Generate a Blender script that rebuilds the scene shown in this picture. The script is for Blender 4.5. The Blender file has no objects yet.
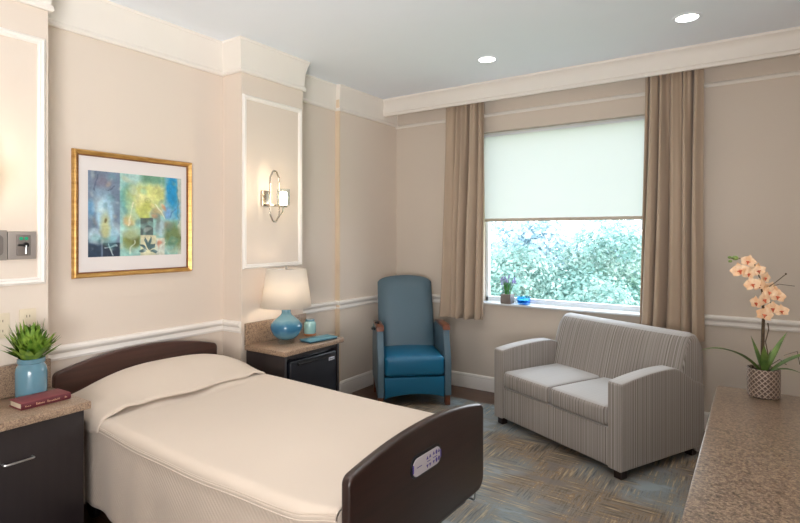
import bpy, bmesh, math, random
from mathutils import Vector, Matrix, noise as mnoise

random.seed(7)
PI = math.pi
SC = bpy.context.scene
COL = SC.collection


# ------------------------------------------------------------------ helpers
def lin(c):
    def f(v):
        v = v / 255.0
        return v / 12.92 if v <= 0.04045 else ((v + 0.055) / 1.055) ** 2.4
    return (f(c[0]), f(c[1]), f(c[2]), 1.0)


class NT:
    """small wrapper to write node trees tersely"""
    def __init__(self, name):
        self.m = bpy.data.materials.new(name)
        self.m.use_nodes = True
        self.t = self.m.node_tree
        self.b = self.t.nodes['Principled BSDF']
        self.out = self.t.nodes['Material Output']

    def n(self, typ, **kw):
        nd = self.t.nodes.new(typ)
        for k, v in kw.items():
            if k.startswith('_'):
                setattr(nd, k[1:], v)
            else:
                nd.inputs[int(k[1:]) if k[0] == 'i' and k[1:].isdigit() else k.replace('_', ' ')].default_value = v
        return nd

    def l(self, a, b):
        self.t.links.new(a, b)

    def coord(self, out='Object', scale=(1, 1, 1), rot=(0, 0, 0)):
        tc = self.n('ShaderNodeTexCoord')
        mp = self.n('ShaderNodeMapping')
        mp.inputs['Scale'].default_value = scale
        mp.inputs['Rotation'].default_value = rot
        self.l(tc.outputs[out], mp.inputs['Vector'])
        return mp.outputs['Vector']

    def noise(self, vec, scale, detail=3, rough=0.5):
        nd = self.n('ShaderNodeTexNoise')
        nd.inputs['Scale'].default_value = scale
        nd.inputs['Detail'].default_value = detail
        nd.inputs['Roughness'].default_value = rough
        if vec is not None:
            self.l(vec, nd.inputs['Vector'])
        return nd.outputs['Fac']

    def ramp(self, fac, stops):
        nd = self.n('ShaderNodeValToRGB')
        e = nd.color_ramp.elements
        while len(e) > 1:
            e.remove(e[-1])
        for i, (p, c) in enumerate(stops):
            el = e[0] if i == 0 else e.new(p)
            el.position = p
            el.color = lin(c) if len(c) == 3 else c
        self.l(fac, nd.inputs['Fac'])
        return nd.outputs['Color']

    def mix(self, fac, a, b, mode='MIX'):
        nd = self.n('ShaderNodeMix', _data_type='RGBA', _blend_type=mode)
        for sock, v in ((nd.inputs[0], fac), (nd.inputs[6], a), (nd.inputs[7], b)):
            if hasattr(v, 'is_output'):
                self.l(v, sock)
            else:
                sock.default_value = v
        return nd.outputs[2]

    def math(self, op, a, b=0.0):
        nd = self.n('ShaderNodeMath', _operation=op)
        for sock, v in ((nd.inputs[0], a), (nd.inputs[1], b)):
            if hasattr(v, 'is_output'):
                self.l(v, sock)
            else:
                sock.default_value = v
        return nd.outputs[0]

    def bump(self, h, strength=0.2, dist=0.01):
        nd = self.n('ShaderNodeBump')
        nd.inputs['Strength'].default_value = strength
        nd.inputs['Distance'].default_value = dist
        self.l(h, nd.inputs['Height'])
        self.l(nd.outputs['Normal'], self.b.inputs['Normal'])


def pmat(name, col, rough=0.5, metal=0.0, var=0.08, vscale=6.0, bump=0.0, bscale=200.0, coat=0.0, spec=0.5, emit=None, estr=0.0, sheen=0.0):
    k = NT(name)
    v = k.coord()
    c = lin(col)
    lo = tuple(x * (1 - var) for x in c[:3]) + (1,)
    hi = tuple(min(1, x * (1 + var)) for x in c[:3]) + (1,)
    f = k.noise(v, vscale)
    k.l(k.mix(f, lo, hi), k.b.inputs['Base Color'])
    k.b.inputs['Roughness'].default_value = rough
    k.b.inputs['Metallic'].default_value = metal
    k.b.inputs['Coat Weight'].default_value = coat
    k.b.inputs['Specular IOR Level'].default_value = spec
    k.b.inputs['Sheen Weight'].default_value = sheen
    if emit:
        k.b.inputs['Emission Color'].default_value = lin(emit)
        k.b.inputs['Emission Strength'].default_value = estr
    if bump:
        k.bump(k.noise(v, bscale, 2), bump, 0.002)
    return k.m


class MB:
    """collects shapes into one bmesh and links it as ONE mesh object"""
    def __init__(self):
        self.bm = bmesh.new()

    def _add(self, tmp, M=None, mi=0):
        if M is not None:
            bmesh.ops.transform(tmp, matrix=M, verts=tmp.verts)
        vm = {}
        for v in tmp.verts:
            vm[v] = self.bm.verts.new(v.co)
        for f in tmp.faces:
            try:
                nf = self.bm.faces.new([vm[v] for v in f.verts])
                nf.material_index = mi
            except ValueError:
                pass
        tmp.free()
        return self

    def box(self, x0, x1, y0, y1, z0, z1, bev=0.0, seg=2, M=None, mi=0):
        t = bmesh.new()
        bmesh.ops.create_cube(t, size=1)
        for v in t.verts:
            v.co = Vector(((x0 + x1) / 2 + v.co.x * (x1 - x0), (y0 + y1) / 2 + v.co.y * (y1 - y0), (z0 + z1) / 2 + v.co.z * (z1 - z0)))
        if bev > 0:
            bmesh.ops.bevel(t, geom=list(t.edges), offset=bev, segments=seg, profile=0.5, affect='EDGES')
        return self._add(t, M, mi)

    def prism(self, pts, axis, a0, a1, bev=0.0, seg=2, M=None, mi=0):
        """polygon pts extruded along axis 'x','y' or 'z'; pts are the other two coordinates in order"""
        t = bmesh.new()
        def co(p, a):
            return {'x': (a, p[0], p[1]), 'y': (p[0], a, p[1]), 'z': (p[0], p[1], a)}[axis]
        A = [t.verts.new(co(p, a0)) for p in pts]
        B = [t.verts.new(co(p, a1)) for p in pts]
        fa = t.faces.new(A)
        fb = t.faces.new(B[::-1])
        n = len(pts)
        for i in range(n):
            t.faces.new((A[i], B[i], B[(i + 1) % n], A[(i + 1) % n]))
        bmesh.ops.recalc_face_normals(t, faces=t.faces)
        if bev > 0:
            ed = list({e for f in (fa, fb) for e in f.edges})
            bmesh.ops.bevel(t, geom=ed, offset=bev, segments=seg, profile=0.5, affect='EDGES')
        return self._add(t, M, mi)

    def lathe(self, prof, seg=32, c=(0, 0, 0), M=None, mi=0, cap=True):
        t = bmesh.new()
        rings = []
        for r, z in prof:
            if r < 1e-6:
                rings.append([t.verts.new((c[0], c[1], c[2] + z))])
            else:
                rings.append([t.verts.new((c[0] + r * math.cos(2 * PI * i / seg), c[1] + r * math.sin(2 * PI * i / seg), c[2] + z)) for i in range(seg)])
        for a, b in zip(rings, rings[1:]):
            for i in range(seg):
                j = (i + 1) % seg
                if len(a) == 1 and len(b) == 1:
                    continue
                if len(a) == 1:
                    t.faces.new((a[0], b[j], b[i]))
                elif len(b) == 1:
                    t.faces.new((a[i], a[j], b[0]))
                else:
                    t.faces.new((a[i], a[j], b[j], b[i]))
        if cap:
            for rg, rev in ((rings[0], True), (rings[-1], False)):
                if len(rg) > 1:
                    t.faces.new(rg[::-1] if rev else rg)
        bmesh.ops.recalc_face_normals(t, faces=t.faces)
        return self._add(t, M, mi)

    def tube(self, pts, r, seg=8, closed=False, M=None, mi=0):
        t = bmesh.new()
        P = [Vector(p) for p in pts]
        n = len(P)
        R = r if isinstance(r, (list, tuple)) else [r] * n
        rings = []
        prev = None
        for i, p in enumerate(P):
            if closed:
                d = P[(i + 1) % n] - P[i - 1]
            else:
                d = P[min(i + 1, n - 1)] - P[max(i - 1, 0)]
            d.normalize()
            if prev is None:
                up = Vector((0, 0, 1)) if abs(d.z) < 0.9 else Vector((1, 0, 0))
                a = d.cross(up).normalized()
            else:
                a = (prev - d * prev.dot(d)).normalized()
            prev = a
            b = d.cross(a)
            rings.append([t.verts.new(p + (a * math.cos(2 * PI * k / seg) + b * math.sin(2 * PI * k / seg)) * R[i]) for k in range(seg)])
        rng = range(n) if closed else range(n - 1)
        for i in rng:
            A, B = rings[i], rings[(i + 1) % n]
            for k in range(seg):
                t.faces.new((A[k], A[(k + 1) % seg], B[(k + 1) % seg], B[k]))
        if not closed:
            t.faces.new(rings[0][::-1])
            t.faces.new(rings[-1])
        bmesh.ops.recalc_face_normals(t, faces=t.faces)
        return self._add(t, M, mi)

    def grid(self, fn, nu, nv, M=None, mi=0, mif=None):
        t = bmesh.new()
        V = [[t.verts.new(fn(i / nu, j / nv)) for j in range(nv + 1)] for i in range(nu + 1)]
        for i in range(nu):
            for j in range(nv):
                t.faces.new((V[i][j], V[i + 1][j], V[i + 1][j + 1], V[i][j + 1]))
        return self._add(t, M, mi)

    def sphere(self, c, r, sx=1, sy=1, sz=1, seg=20, M=None, mi=0):
        t = bmesh.new()
        bmesh.ops.create_uvsphere(t, u_segments=seg, v_segments=max(6, seg // 2), radius=r)
        for v in t.verts:
            v.co = Vector((c[0] + v.co.x * sx, c[1] + v.co.y * sy, c[2] + v.co.z * sz))
        return self._add(t, M, mi)

    def poly(self, pts, mi=0):
        vs = [self.bm.verts.new(p) for p in pts]
        f = self.bm.faces.new(vs)
        f.material_index = mi
        return self

    def sweep(self, prof, path, mi=0, closed=False):
        """mitred moulding: prof = [(out, z)], path = plan polyline, 'out' is to the right of travel"""
        t = bmesh.new()
        n = len(path)
        rings = []
        for i in range(n):
            p = Vector((path[i][0], path[i][1]))
            def nrm(a, b):
                d = (Vector((b[0], b[1])) - Vector((a[0], a[1]))).normalized()
                return Vector((d.y, -d.x))
            if closed or (0 < i < n - 1):
                n1 = nrm(path[i - 1], path[i])
                n2 = nrm(path[i], path[(i + 1) % n])
                m = (n1 + n2)
                m = m / max(1e-6, (1 + n1.dot(n2)))
            elif i == 0:
                m = nrm(path[0], path[1])
            else:
                m = nrm(path[-2], path[-1])
            rings.append([t.verts.new((p.x + m.x * o, p.y + m.y * o, z)) for o, z in prof])
        k = len(prof)
        for i in range(n if closed else n - 1):
            A, B = rings[i], rings[(i + 1) % n]
            for j in range(k):
                t.faces.new((A[j], B[j], B[(j + 1) % k], A[(j + 1) % k]))
        if not closed:
            t.faces.new(rings[0])
            t.faces.new(rings[-1][::-1])
        bmesh.ops.recalc_face_normals(t, faces=t.faces)
        return self._add(t, None, mi)

    def build(self, name, mats, parent=None, smooth=True, angle=35, sub=0, solid=0.0):
        me = bpy.data.meshes.new(name)
        bmesh.ops.recalc_face_normals(self.bm, faces=self.bm.faces) if False else None
        self.bm.to_mesh(me)
        self.bm.free()
        for m in (mats if isinstance(mats, (list, tuple)) else [mats]):
            me.materials.append(m)
        if smooth:
            me.polygons.foreach_set('use_smooth', [True] * len(me.polygons))
            try:
                me.set_sharp_from_angle(angle=math.radians(angle))
            except Exception:
                pass
        o = bpy.data.objects.new(name, me)
        COL.objects.link(o)
        if parent is not None:
            o.parent = parent
        if solid:
            md = o.modifiers.new('solid', 'SOLIDIFY')
            md.thickness = solid
            md.offset = 0
        if sub:
            md = o.modifiers.new('sub', 'SUBSURF')
            md.levels = sub
            md.render_levels = sub
        return o


def tag(o, label, cat, group=None, kind=None):
    o['label'] = label
    o['category'] = cat
    if group:
        o['group'] = group
    if kind:
        o['kind'] = kind
    return o


def thing(name, label, cat, loc=(0, 0, 0), rz=0.0, group=None):
    o = bpy.data.objects.new(name, None)
    o.empty_display_size = 0.1
    COL.objects.link(o)
    o.location = loc
    o.rotation_euler = (0, 0, rz)
    return tag(o, label, cat, group)


def struct(o):
    o['kind'] = 'structure'
    return o


def rrect(x0, x1, y0, y1, r, seg=6):
    pts = []
    for cx, cy, a in ((x1 - r, y1 - r, 0), (x0 + r, y1 - r, 90), (x0 + r, y0 + r, 180), (x1 - r, y0 + r, 270)):
        for k in range(seg + 1):
            t = math.radians(a + 90 * k / seg)
            pts.append((cx + r * math.cos(t), cy + r * math.sin(t)))
    return pts


def sm(a, b, x):
    t = max(0.0, min(1.0, (x - a) / (b - a)))
    return t * t * (3 - 2 * t)


# ------------------------------------------------------------------ materials
def m_wall(name, col):
    k = NT(name)
    v = k.coord()
    c = lin(col)
    f = k.noise(v, 1.3, 2)
    k.l(k.mix(f, tuple(x * 0.97 for x in c[:3]) + (1,), tuple(x * 1.03 for x in c[:3]) + (1,)), k.b.inputs['Base Color'])
    k.b.inputs['Roughness'].default_value = 0.75
    k.b.inputs['Specular IOR Level'].default_value = 0.25
    v2 = k.coord(scale=(260, 260, 18))
    k.bump(k.noise(v2, 1.0, 2), 0.05, 0.002)
    return k.m


M_WALL = m_wall('wallpaper_cream', (226, 213, 200))
M_WALL_SHADE = m_wall('wallpaper_cream_shaded', (217, 205, 192))  # same cream, darkened in colour for the shade around the window
M_CEIL = pmat('ceiling_paint_daylit', (240, 246, 255), 0.9, var=0.01, spec=0.2)  # bluish daylight bounce is tinted into this white
M_TRIM = pmat('trim_white', (242, 237, 231), 0.45, var=0.02)
M_CROWN = pmat('crown_paint', (238, 232, 224), 0.55, var=0.02)


def m_wood(name, dark, light, rough=0.4, scale=(1, 30, 30), coat=0.2):
    k = NT(name)
    v = k.coord(scale=scale)
    f = k.noise(v, 1.6, 5, 0.6)
    k.l(k.ramp(f, [(0.3, dark), (0.7, light)]), k.b.inputs['Base Color'])
    k.b.inputs['Roughness'].default_value = rough
    k.b.inputs['Coat Weight'].default_value = coat
    k.b.inputs['Coat Roughness'].default_value = 0.3
    return k.m


M_BEDWOOD = m_wood('bed_wood', (58, 36, 30), (76, 48, 40), 0.38, (12, 1.2, 26))
M_BEDWOOD_SHADE = m_wood('bed_wood_shaded', (38, 24, 20), (50, 32, 27), 0.36, (12, 1.2, 26))  # bed wood darkened: shade on the footboard side is in the colour
M_CABWOOD = m_wood('cabinet_espresso', (30, 24, 27), (38, 31, 33), 0.42, (20, 20, 1.5))
M_ARMWOOD = m_wood('arm_wood', (92, 48, 30), (128, 70, 44), 0.35, (20, 2, 20))


def m_floor():
    k = NT('wood_floor')
    v = k.coord()
    br = k.n('ShaderNodeTexBrick')
    br.inputs['Scale'].default_value = 1.0
    br.inputs['Brick Width'].default_value = 1.2
    br.inputs['Row Height'].default_value = 0.12
    br.inputs['Mortar Size'].default_value = 0.002
    br.inputs['Color1'].default_value = lin((96, 66, 50))
    br.inputs['Color2'].default_value = lin((78, 52, 40))
    br.inputs['Mortar'].default_value = lin((36, 24, 18))
    k.l(v, br.inputs['Vector'])
    g = k.noise(k.coord(scale=(2, 40, 1)), 2.0, 4)
    k.l(k.mix(0.5, br.outputs['Color'], k.ramp(g, [(0.3, (66, 42, 32)), (0.7, (112, 78, 58))])), k.b.inputs['Base Color'])
    k.b.inputs['Roughness'].default_value = 0.35
    return k.m


M_FLOOR = m_floor()


def m_carpet():
    k = NT('carpet_strie')
    v = k.coord()
    # strie running one way and the other, in patches
    sx = k.noise(k.coord(scale=(4, 66, 1)), 1.0, 3, 0.6)
    sy = k.noise(k.coord(scale=(66, 4, 1)), 1.0, 3, 0.6)
    pick = k.noise(v, 3.4, 1)
    pick = k.ramp(pick, [(0.40, (0, 0, 0)), (0.60, (255, 255, 255))])
    st = k.mix(pick, sx, sy)
    tan = k.ramp(st, [(0.34, (94, 90, 86)), (0.44, (120, 107, 92)), (0.50, (140, 131, 121)), (0.55, (134, 113, 90)), (0.64, (178, 160, 134))])
    blu = k.ramp(st, [(0.34, (104, 112, 116)), (0.45, (138, 147, 151)), (0.54, (128, 133, 132)), (0.64, (176, 167, 147))])
    big = k.noise(v, 1.5, 2)
    bm = k.ramp(big, [(0.42, (0, 0, 0)), (0.58, (255, 255, 255))])
    c = k.mix(bm, tan, blu)
    # worn plain patches
    pn = k.noise(k.coord(scale=(1.0, 1.7, 1)), 4.2, 3, 0.55)
    pm = k.ramp(pn, [(0.56, (0, 0, 0)), (0.64, (255, 255, 255))])
    plain = k.mix(bm, lin((128, 120, 114)), lin((148, 160, 166)))
    c = k.mix(k.math('MULTIPLY', pm, 0.85), c, plain)
    k.l(c, k.b.inputs['Base Color'])
    k.b.inputs['Roughness'].default_value = 0.95
    k.b.inputs['Specular IOR Level'].default_value = 0.1
    k.bump(k.noise(v, 320, 2), 0.35, 0.004)
    return k.m


M_CARPET = m_carpet()


def m_granite(name, st1, st2):
    k = NT(name)
    v = k.coord()
    a = k.noise(v, 52, 4, 0.7)
    b = k.noise(v, 165, 3, 0.7)
    c = k.ramp(a, st1)
    d = k.ramp(b, st2)
    k.l(k.mix(0.5, c, d), k.b.inputs['Base Color'])
    k.b.inputs['Roughness'].default_value = 0.3
    return k.m


M_GRAN = m_granite('speckled_laminate_tan', [(0.32, (96, 76, 62)), (0.45, (136, 112, 94)), (0.56, (158, 134, 114)), (0.70, (112, 88, 72))],
                   [(0.36, (62, 48, 42)), (0.48, (146, 122, 102)), (0.60, (196, 170, 142))])
M_GRAN_SHADE = m_granite('speckled_laminate_shaded', [(0.32, (54, 42, 35)), (0.45, (100, 81, 66)), (0.56, (124, 103, 86)), (0.70, (74, 58, 47))],
                    [(0.36, (36, 28, 24)), (0.48, (108, 89, 74)), (0.60, (172, 148, 120))])  # same laminate, with the counter's dimmer lighting put into darker colours


def m_stripe(name):
    k = NT(name)
    tc = k.n('ShaderNodeTexCoord')
    sp = k.n('ShaderNodeSeparateXYZ')
    k.l(tc.outputs['Object'], sp.inputs[0])
    sn = k.n('ShaderNodeSeparateXYZ')
    k.l(tc.outputs['Normal'], sn.inputs[0])
    side = k.math('GREATER_THAN', k.math('ABSOLUTE', sn.outputs[0]), 0.75)
    mx = k.n('ShaderNodeMix', _data_type='FLOAT')
    k.l(side, mx.inputs[0])
    k.l(sp.outputs[0], mx.inputs[2])
    k.l(sp.outputs[1], mx.inputs[3])
    s = mx.outputs[0]
    n1 = k.n('ShaderNodeTexNoise', _noise_dimensions='1D')
    n1.inputs['Scale'].default_value = 115
    n1.inputs['Detail'].default_value = 2
    k.l(s, n1.inputs['W'])
    wv = k.math('SINE', k.math('MULTIPLY', s, 290.0))
    f = k.math('ADD', k.math('MULTIPLY', n1.outputs['Fac'], 0.9), k.math('MULTIPLY', wv, 0.09))
    stripes = k.ramp(f, [(0.26, (122, 113, 107)), (0.40, (148, 140, 134)), (0.50, (166, 160, 155)), (0.58, (142, 133, 127)), (0.70, (180, 175, 170))])
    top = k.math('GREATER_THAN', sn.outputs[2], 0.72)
    plain = k.mix(0.75, stripes, lin((192, 190, 189)))  # upward faces: window light put into the fabric as a paler tone
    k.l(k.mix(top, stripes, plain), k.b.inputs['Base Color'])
    k.b.inputs['Roughness'].default_value = 0.85
    k.b.inputs['Sheen Weight'].default_value = 0.25
    k.b.inputs['Specular IOR Level'].default_value = 0.25
    k.bump(f, 0.25, 0.002)
    return k.m


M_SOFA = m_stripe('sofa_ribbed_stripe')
M_SLATE = pmat('vinyl_slate_blue', (88, 112, 126), 0.42, var=0.05, bump=0.06, bscale=300)
M_TEAL = pmat('vinyl_teal_blue', (20, 104, 142), 0.36, var=0.06, bump=0.06, bscale=300)
M_BLACK = pmat('black_plastic', (20, 20, 24), 0.35, var=0.02)
M_FRIDGE = pmat('fridge_black', (24, 26, 34), 0.3, var=0.02)
M_STEEL = pmat('brushed_steel', (200, 200, 202), 0.28, 1.0, var=0.03)
M_NICKEL = pmat('polished_nickel', (205, 196, 184), 0.18, 1.0, var=0.02)
M_GOLD = m_wood('gold_leaf', (182, 134, 68), (222, 180, 108), 0.35, (6, 6, 40), 0.1)
M_GOLD.node_tree.nodes['Principled BSDF'].inputs['Metallic'].default_value = 0.55
M_MAT = pmat('picture_mat', (232, 226, 224), 0.8, var=0.01)
M_DARKFOOT = pmat('foot_dark', (42, 28, 24), 0.4)


def m_cloth(name, col, twill=0.0):
    k = NT(name)
    v = k.coord()
    c = lin(col)
    f = k.noise(v, 3.0, 3)
    k.l(k.mix(f, tuple(x * 0.96 for x in c[:3]) + (1,), tuple(min(1, x * 1.03) for x in c[:3]) + (1,)), k.b.inputs['Base Color'])
    k.b.inputs['Roughness'].default_value = 0.9
    k.b.inputs['Sheen Weight'].default_value = 0.2
    k.b.inputs['Specular IOR Level'].default_value = 0.15
    if twill:
        w = k.n('ShaderNodeTexWave', _wave_type='BANDS', _bands_direction='DIAGONAL')
        w.inputs['Scale'].default_value = 26
        w.inputs['Distortion'].default_value = 0.4
        k.l(v, w.inputs['Vector'])
        k.bump(w.outputs['Fac'], twill, 0.003)
    else:
        k.bump(k.noise(v, 500, 2), 0.12, 0.001)
    return k.m


M_SPREAD = m_cloth('bedspread_cream', (208, 193, 178))
M_SKIRT = m_cloth('bedspread_twill', (196, 180, 165), 0.35)
M_CURT = m_cloth('curtain_taupe', (186, 166, 146))


def m_shadefab(name, col, trans=0.5):
    k = NT(name)
    df = k.n('ShaderNodeBsdfDiffuse')
    tr = k.n('ShaderNodeBsdfTranslucent')
    mx = k.n('ShaderNodeMixShader')
    f = k.noise(k.coord(scale=(400, 400, 400)), 1.0, 1)
    c = lin(col)
    cc = k.mix(f, tuple(x * 0.97 for x in c[:3]) + (1,), c)
    k.l(cc, df.inputs['Color'])
    k.l(cc, tr.inputs['Color'])
    mx.inputs[0].default_value = trans
    k.l(df.outputs[0], mx.inputs[1])
    k.l(tr.outputs[0], mx.inputs[2])
    k.l(mx.outputs[0], k.out.inputs['Surface'])
    return k.m


M_ROLLER = m_shadefab('roller_fabric', (226, 230, 228), 0.205)
M_LAMPSHADE = m_shadefab('lampshade_linen', (244, 238, 230), 0.45)


def m_glass(name, col=(1, 1, 1, 1), refl=0.06):
    """thin glass: mostly clear, a little mirror"""
    k = NT(name)
    tr = k.n('ShaderNodeBsdfTransparent')
    tr.inputs['Color'].default_value = col
    gl = k.n('ShaderNodeBsdfGlossy')
    gl.inputs['Roughness'].default_value = 0.02
    mx = k.n('ShaderNodeMixShader')
    fr = k.n('ShaderNodeLayerWeight')
    fr.inputs['Blend'].default_value = 0.5
    k.l(k.math('ADD', k.math('MULTIPLY', k.math('POWER', fr.outputs['Facing'], 4.0), 0.5), refl * 0.3), mx.inputs[0])
    k.l(tr.outputs[0], mx.inputs[1])
    k.l(gl.outputs[0], mx.inputs[2])
    k.l(mx.outputs[0], k.out.inputs['Surface'])
    return k.m


M_PANE = m_glass('window_glass')
M_CLEAR = m_glass('clear_glass', (0.92, 0.96, 0.97, 1), 0.2)
M_BLUECUP = m_glass('blue_cup_glass', (0.5, 0.8, 0.98, 1), 0.2)


def m_blueglass():
    k = NT('lamp_blue_glass')
    v = k.coord()
    sp = k.n('ShaderNodeSeparateXYZ')
    k.l(v, sp.inputs[0])
    f = k.math('ADD', k.math('MULTIPLY', sp.outputs[2], 4.2), k.math('MULTIPLY', k.noise(v, 18, 3), 0.22))
    k.l(k.ramp(f, [(0.14, (108, 152, 168)), (0.36, (92, 144, 166)), (0.52, (46, 108, 146)), (0.66, (54, 118, 152)), (0.80, (112, 158, 176)), (1.0, (92, 138, 160))]), k.b.inputs['Base Color'])
    k.b.inputs['Roughness'].default_value = 0.12
    k.b.inputs['Coat Weight'].default_value = 0.6
    k.b.inputs['Subsurface Weight'].default_value = 0.0
    return k.m


M_LAMPGLASS = m_blueglass()
M_JARBLUE = pmat('vase_blue_glaze', (98, 140, 158), 0.22, var=0.08, vscale=14, coat=0.5)
M_JARTEAL = pmat('jar_teal_glass', (142, 186, 188), 0.15, var=0.16, vscale=22, coat=0.6)


def m_leaf(name, a, b, rough=0.5, scale=30.0):
    k = NT(name)
    f = k.noise(k.coord(), scale, 3)
    k.l(k.ramp(f, [(0.35, a), (0.65, b)]), k.b.inputs['Base Color'])
    k.b.inputs['Roughness'].default_value = rough
    return k.m


M_LEAF = m_leaf('leaf_green', (64, 108, 26), (142, 172, 66))
M_ORCHLEAF = m_leaf('orchid_leaf', (58, 86, 34), (104, 128, 60), 0.4, 20)
M_PETAL = m_leaf('orchid_petal', (232, 186, 142), (244, 218, 186), 0.6, 40)
M_LIP = m_leaf('orchid_lip', (172, 70, 44), (212, 112, 70), 0.5, 60)
M_TWIG = m_leaf('twig_brown', (58, 44, 30), (88, 70, 46), 0.8, 50)
M_BUD = m_leaf('bud_green', (96, 128, 56), (132, 150, 80))
M_BOOK = pmat('book_burgundy', (122, 58, 62), 0.6, var=0.06, vscale=20)
M_SPINE = pmat('book_spine', (92, 32, 42), 0.6, var=0.06, vscale=20)
M_PAGES = pmat('book_pages', (214, 200, 178), 0.8)
M_GILT = pmat('gilt_lettering', (212, 172, 140), 0.5)
M_NOTE = pmat('notebook_teal', (84, 136, 154), 0.55, var=0.05)
M_NOTE2 = pmat('notebook_edge', (44, 76, 92), 0.55)
M_OUTLET = pmat('outlet_ivory', (222, 208, 184), 0.45, var=0.01)
M_SLOT = pmat('outlet_slot', (120, 106, 90), 0.6)
M_PLATE = pmat('grey_plate', (158, 150, 144), 0.42, 0.2, var=0.04)
M_PLATE2 = pmat('grey_plate_inner', (128, 120, 116), 0.42, 0.2, var=0.04)
M_GREEN = pmat('green_lamp', (20, 130, 96), 0.4, emit=(20, 140, 100), estr=0.3)
M_LAV = m_leaf('lavender_bloom', (136, 132, 196), (176, 170, 222), 0.7, 60)
M_GREYPOT = pmat('grey_pot', (128, 120, 116), 0.7)
M_PANEL = pmat('control_silver', (186, 178, 182), 0.35, var=0.02)
M_PURPLE = pmat('control_purple', (70, 52, 132), 0.45, var=0.02)
M_CONCRETE = pmat('soil', (46, 34, 26), 0.95)
M_WOODBASE = pmat('jar_wood_base', (176, 112, 66), 0.5)
M_FRAMEW = pmat('window_frame_white', (224, 230, 236), 0.4, var=0.01)
M_BADGE = pmat('badge_silver', (216, 220, 230), 0.3, 0.3, var=0.02)


def m_potpattern():
    k = NT('orchid_pot_fretwork')
    tc = k.n('ShaderNodeTexCoord')
    sp = k.n('ShaderNodeSeparateXYZ')
    k.l(tc.outputs['Object'], sp.inputs[0])
    ang = k.math('ARCTAN2', sp.outputs[1], sp.outputs[0])
    a = k.math('MULTIPLY', ang, 18.0)
    h = k.math('MULTIPLY', sp.outputs[2], 330.0)
    p = k.math('SINE', k.math('ADD', a, h))
    q = k.math('SINE', k.math('SUBTRACT', a, h))
    w = k.math('MAXIMUM', p, q)
    k.l(k.ramp(w, [(0.55, (92, 76, 66)), (0.92, (158, 140, 126))]), k.b.inputs['Base Color'])
    k.b.inputs['Roughness'].default_value = 0.4
    k.b.inputs['Metallic'].default_value = 0.2
    k.bump(w, 0.4, 0.003)
    return k.m


M_ORCHPOT = m_potpattern()


def m_emit(name, col, s):
    k = NT(name)
    e = k.n('ShaderNodeEmission')
    f = k.noise(k.coord(), 8, 1)
    c = lin(col)
    k.l(k.mix(f, c, tuple(x * 0.96 for x in c[:3]) + (1,)), e.inputs['Color'])
    e.inputs['Strength'].default_value = s
    k.l(e.outputs[0], k.out.inputs['Surface'])
    return k.m


M_LENS = m_emit('downlight_lens', (255, 250, 240), 6.0)
M_BULB = m_emit('sconce_bulb', (255, 226, 186), 12.0)

# ------------------------------------------------------------------ room shell
CEIL = 2.87
YB = 4.67      # inner face of the window wall
XP = -3.0      # pilaster faces
XA = -3.2      # alcove and corner wall
XN = -3.245    # narrow niche
XR = 0.56      # right wall
Y0 = -2.2      # wall behind the camera
PATH_L = [(XP, Y0), (XP, 1.235), (XA, 1.235), (XA, 2.455), (XP, 2.455), (XP, 3.06), (XN, 3.06), (XN, 3.745), (XA, 3.745), (XA, YB)]

mb = MB()
mb.prism(PATH_L + [(-3.5, YB), (-3.5, Y0)], 'z', 0.0, CEIL)
struct(mb.build('wall_left', M_WALL, smooth=False))

WX0, WX1, WZ0, WZ1 = -2.215, -0.62, 0.838, 2.475
mb = MB()
mb.box(-3.5, WX0, YB, YB + 0.2, 0, CEIL)
mb.box(WX1, XR + 0.2, YB, YB + 0.2, 0, CEIL)
mb.box(WX0, WX1, YB, YB + 0.2, 0, WZ0)
mb.box(WX0, WX1, YB, YB + 0.2, WZ1, CEIL)
struct(mb.build('wall_back', M_WALL_SHADE, smooth=False))
struct(MB().box(XR, XR + 0.2, Y0, YB, 0, CEIL).build('wall_right', M_WALL, smooth=False))
struct(MB().box(-3.5, XR + 0.2, Y0 - 0.2, Y0, 0, CEIL).build('wall_front', M_WALL, smooth=False))
struct(MB().box(-3.5, XR + 0.2, Y0 - 0.2, YB + 0.2, -0.15, 0).build('floor', M_FLOOR, smooth=False))
struct(MB().box(-3.5, XR + 0.2, Y0 - 0.2, YB + 0.2, CEIL, CEIL + 0.15).build('ceiling', M_CEIL, smooth=False))

# crown: bead, frieze, shallow cove, lip
CROWN = [(0, 2.635), (0.016, 2.635), (0.022, 2.645), (0.018, 2.66), (0.010, 2.668), (0.012, 2.74), (0.020, 2.79), (0.030, 2.83), (0.038, 2.85), (0.042, 2.853), (0.042, CEIL), (0, CEIL)]
struct(MB().sweep(CROWN, PATH_L).build('trim_1', M_CROWN, angle=25))
CROWNB = [(0, 2.618), (0.012, 2.618), (0.020, 2.628), (0.018, 2.640), (0.008, 2.648), (0.005, 2.652), (0, 2.652)]
struct(MB().sweep(CROWNB, [(XA, YB), (XR, YB)]).build('trim_2', M_CROWN, angle=25))
# bulkhead that carries the curtains
mb = MB()
BK = [(4.42, 2.707), (4.415, 2.725), (4.405, 2.735), (4.405, 2.80), (4.395, 2.83), (4.378, 2.848), (4.37, 2.852), (4.37, CEIL), (4.445, CEIL), (4.445, 2.707)]
mb.prism(BK, 'x', XA + 0.002, XR)
struct(mb.build('trim_3', M_CROWN, angle=25))
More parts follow.
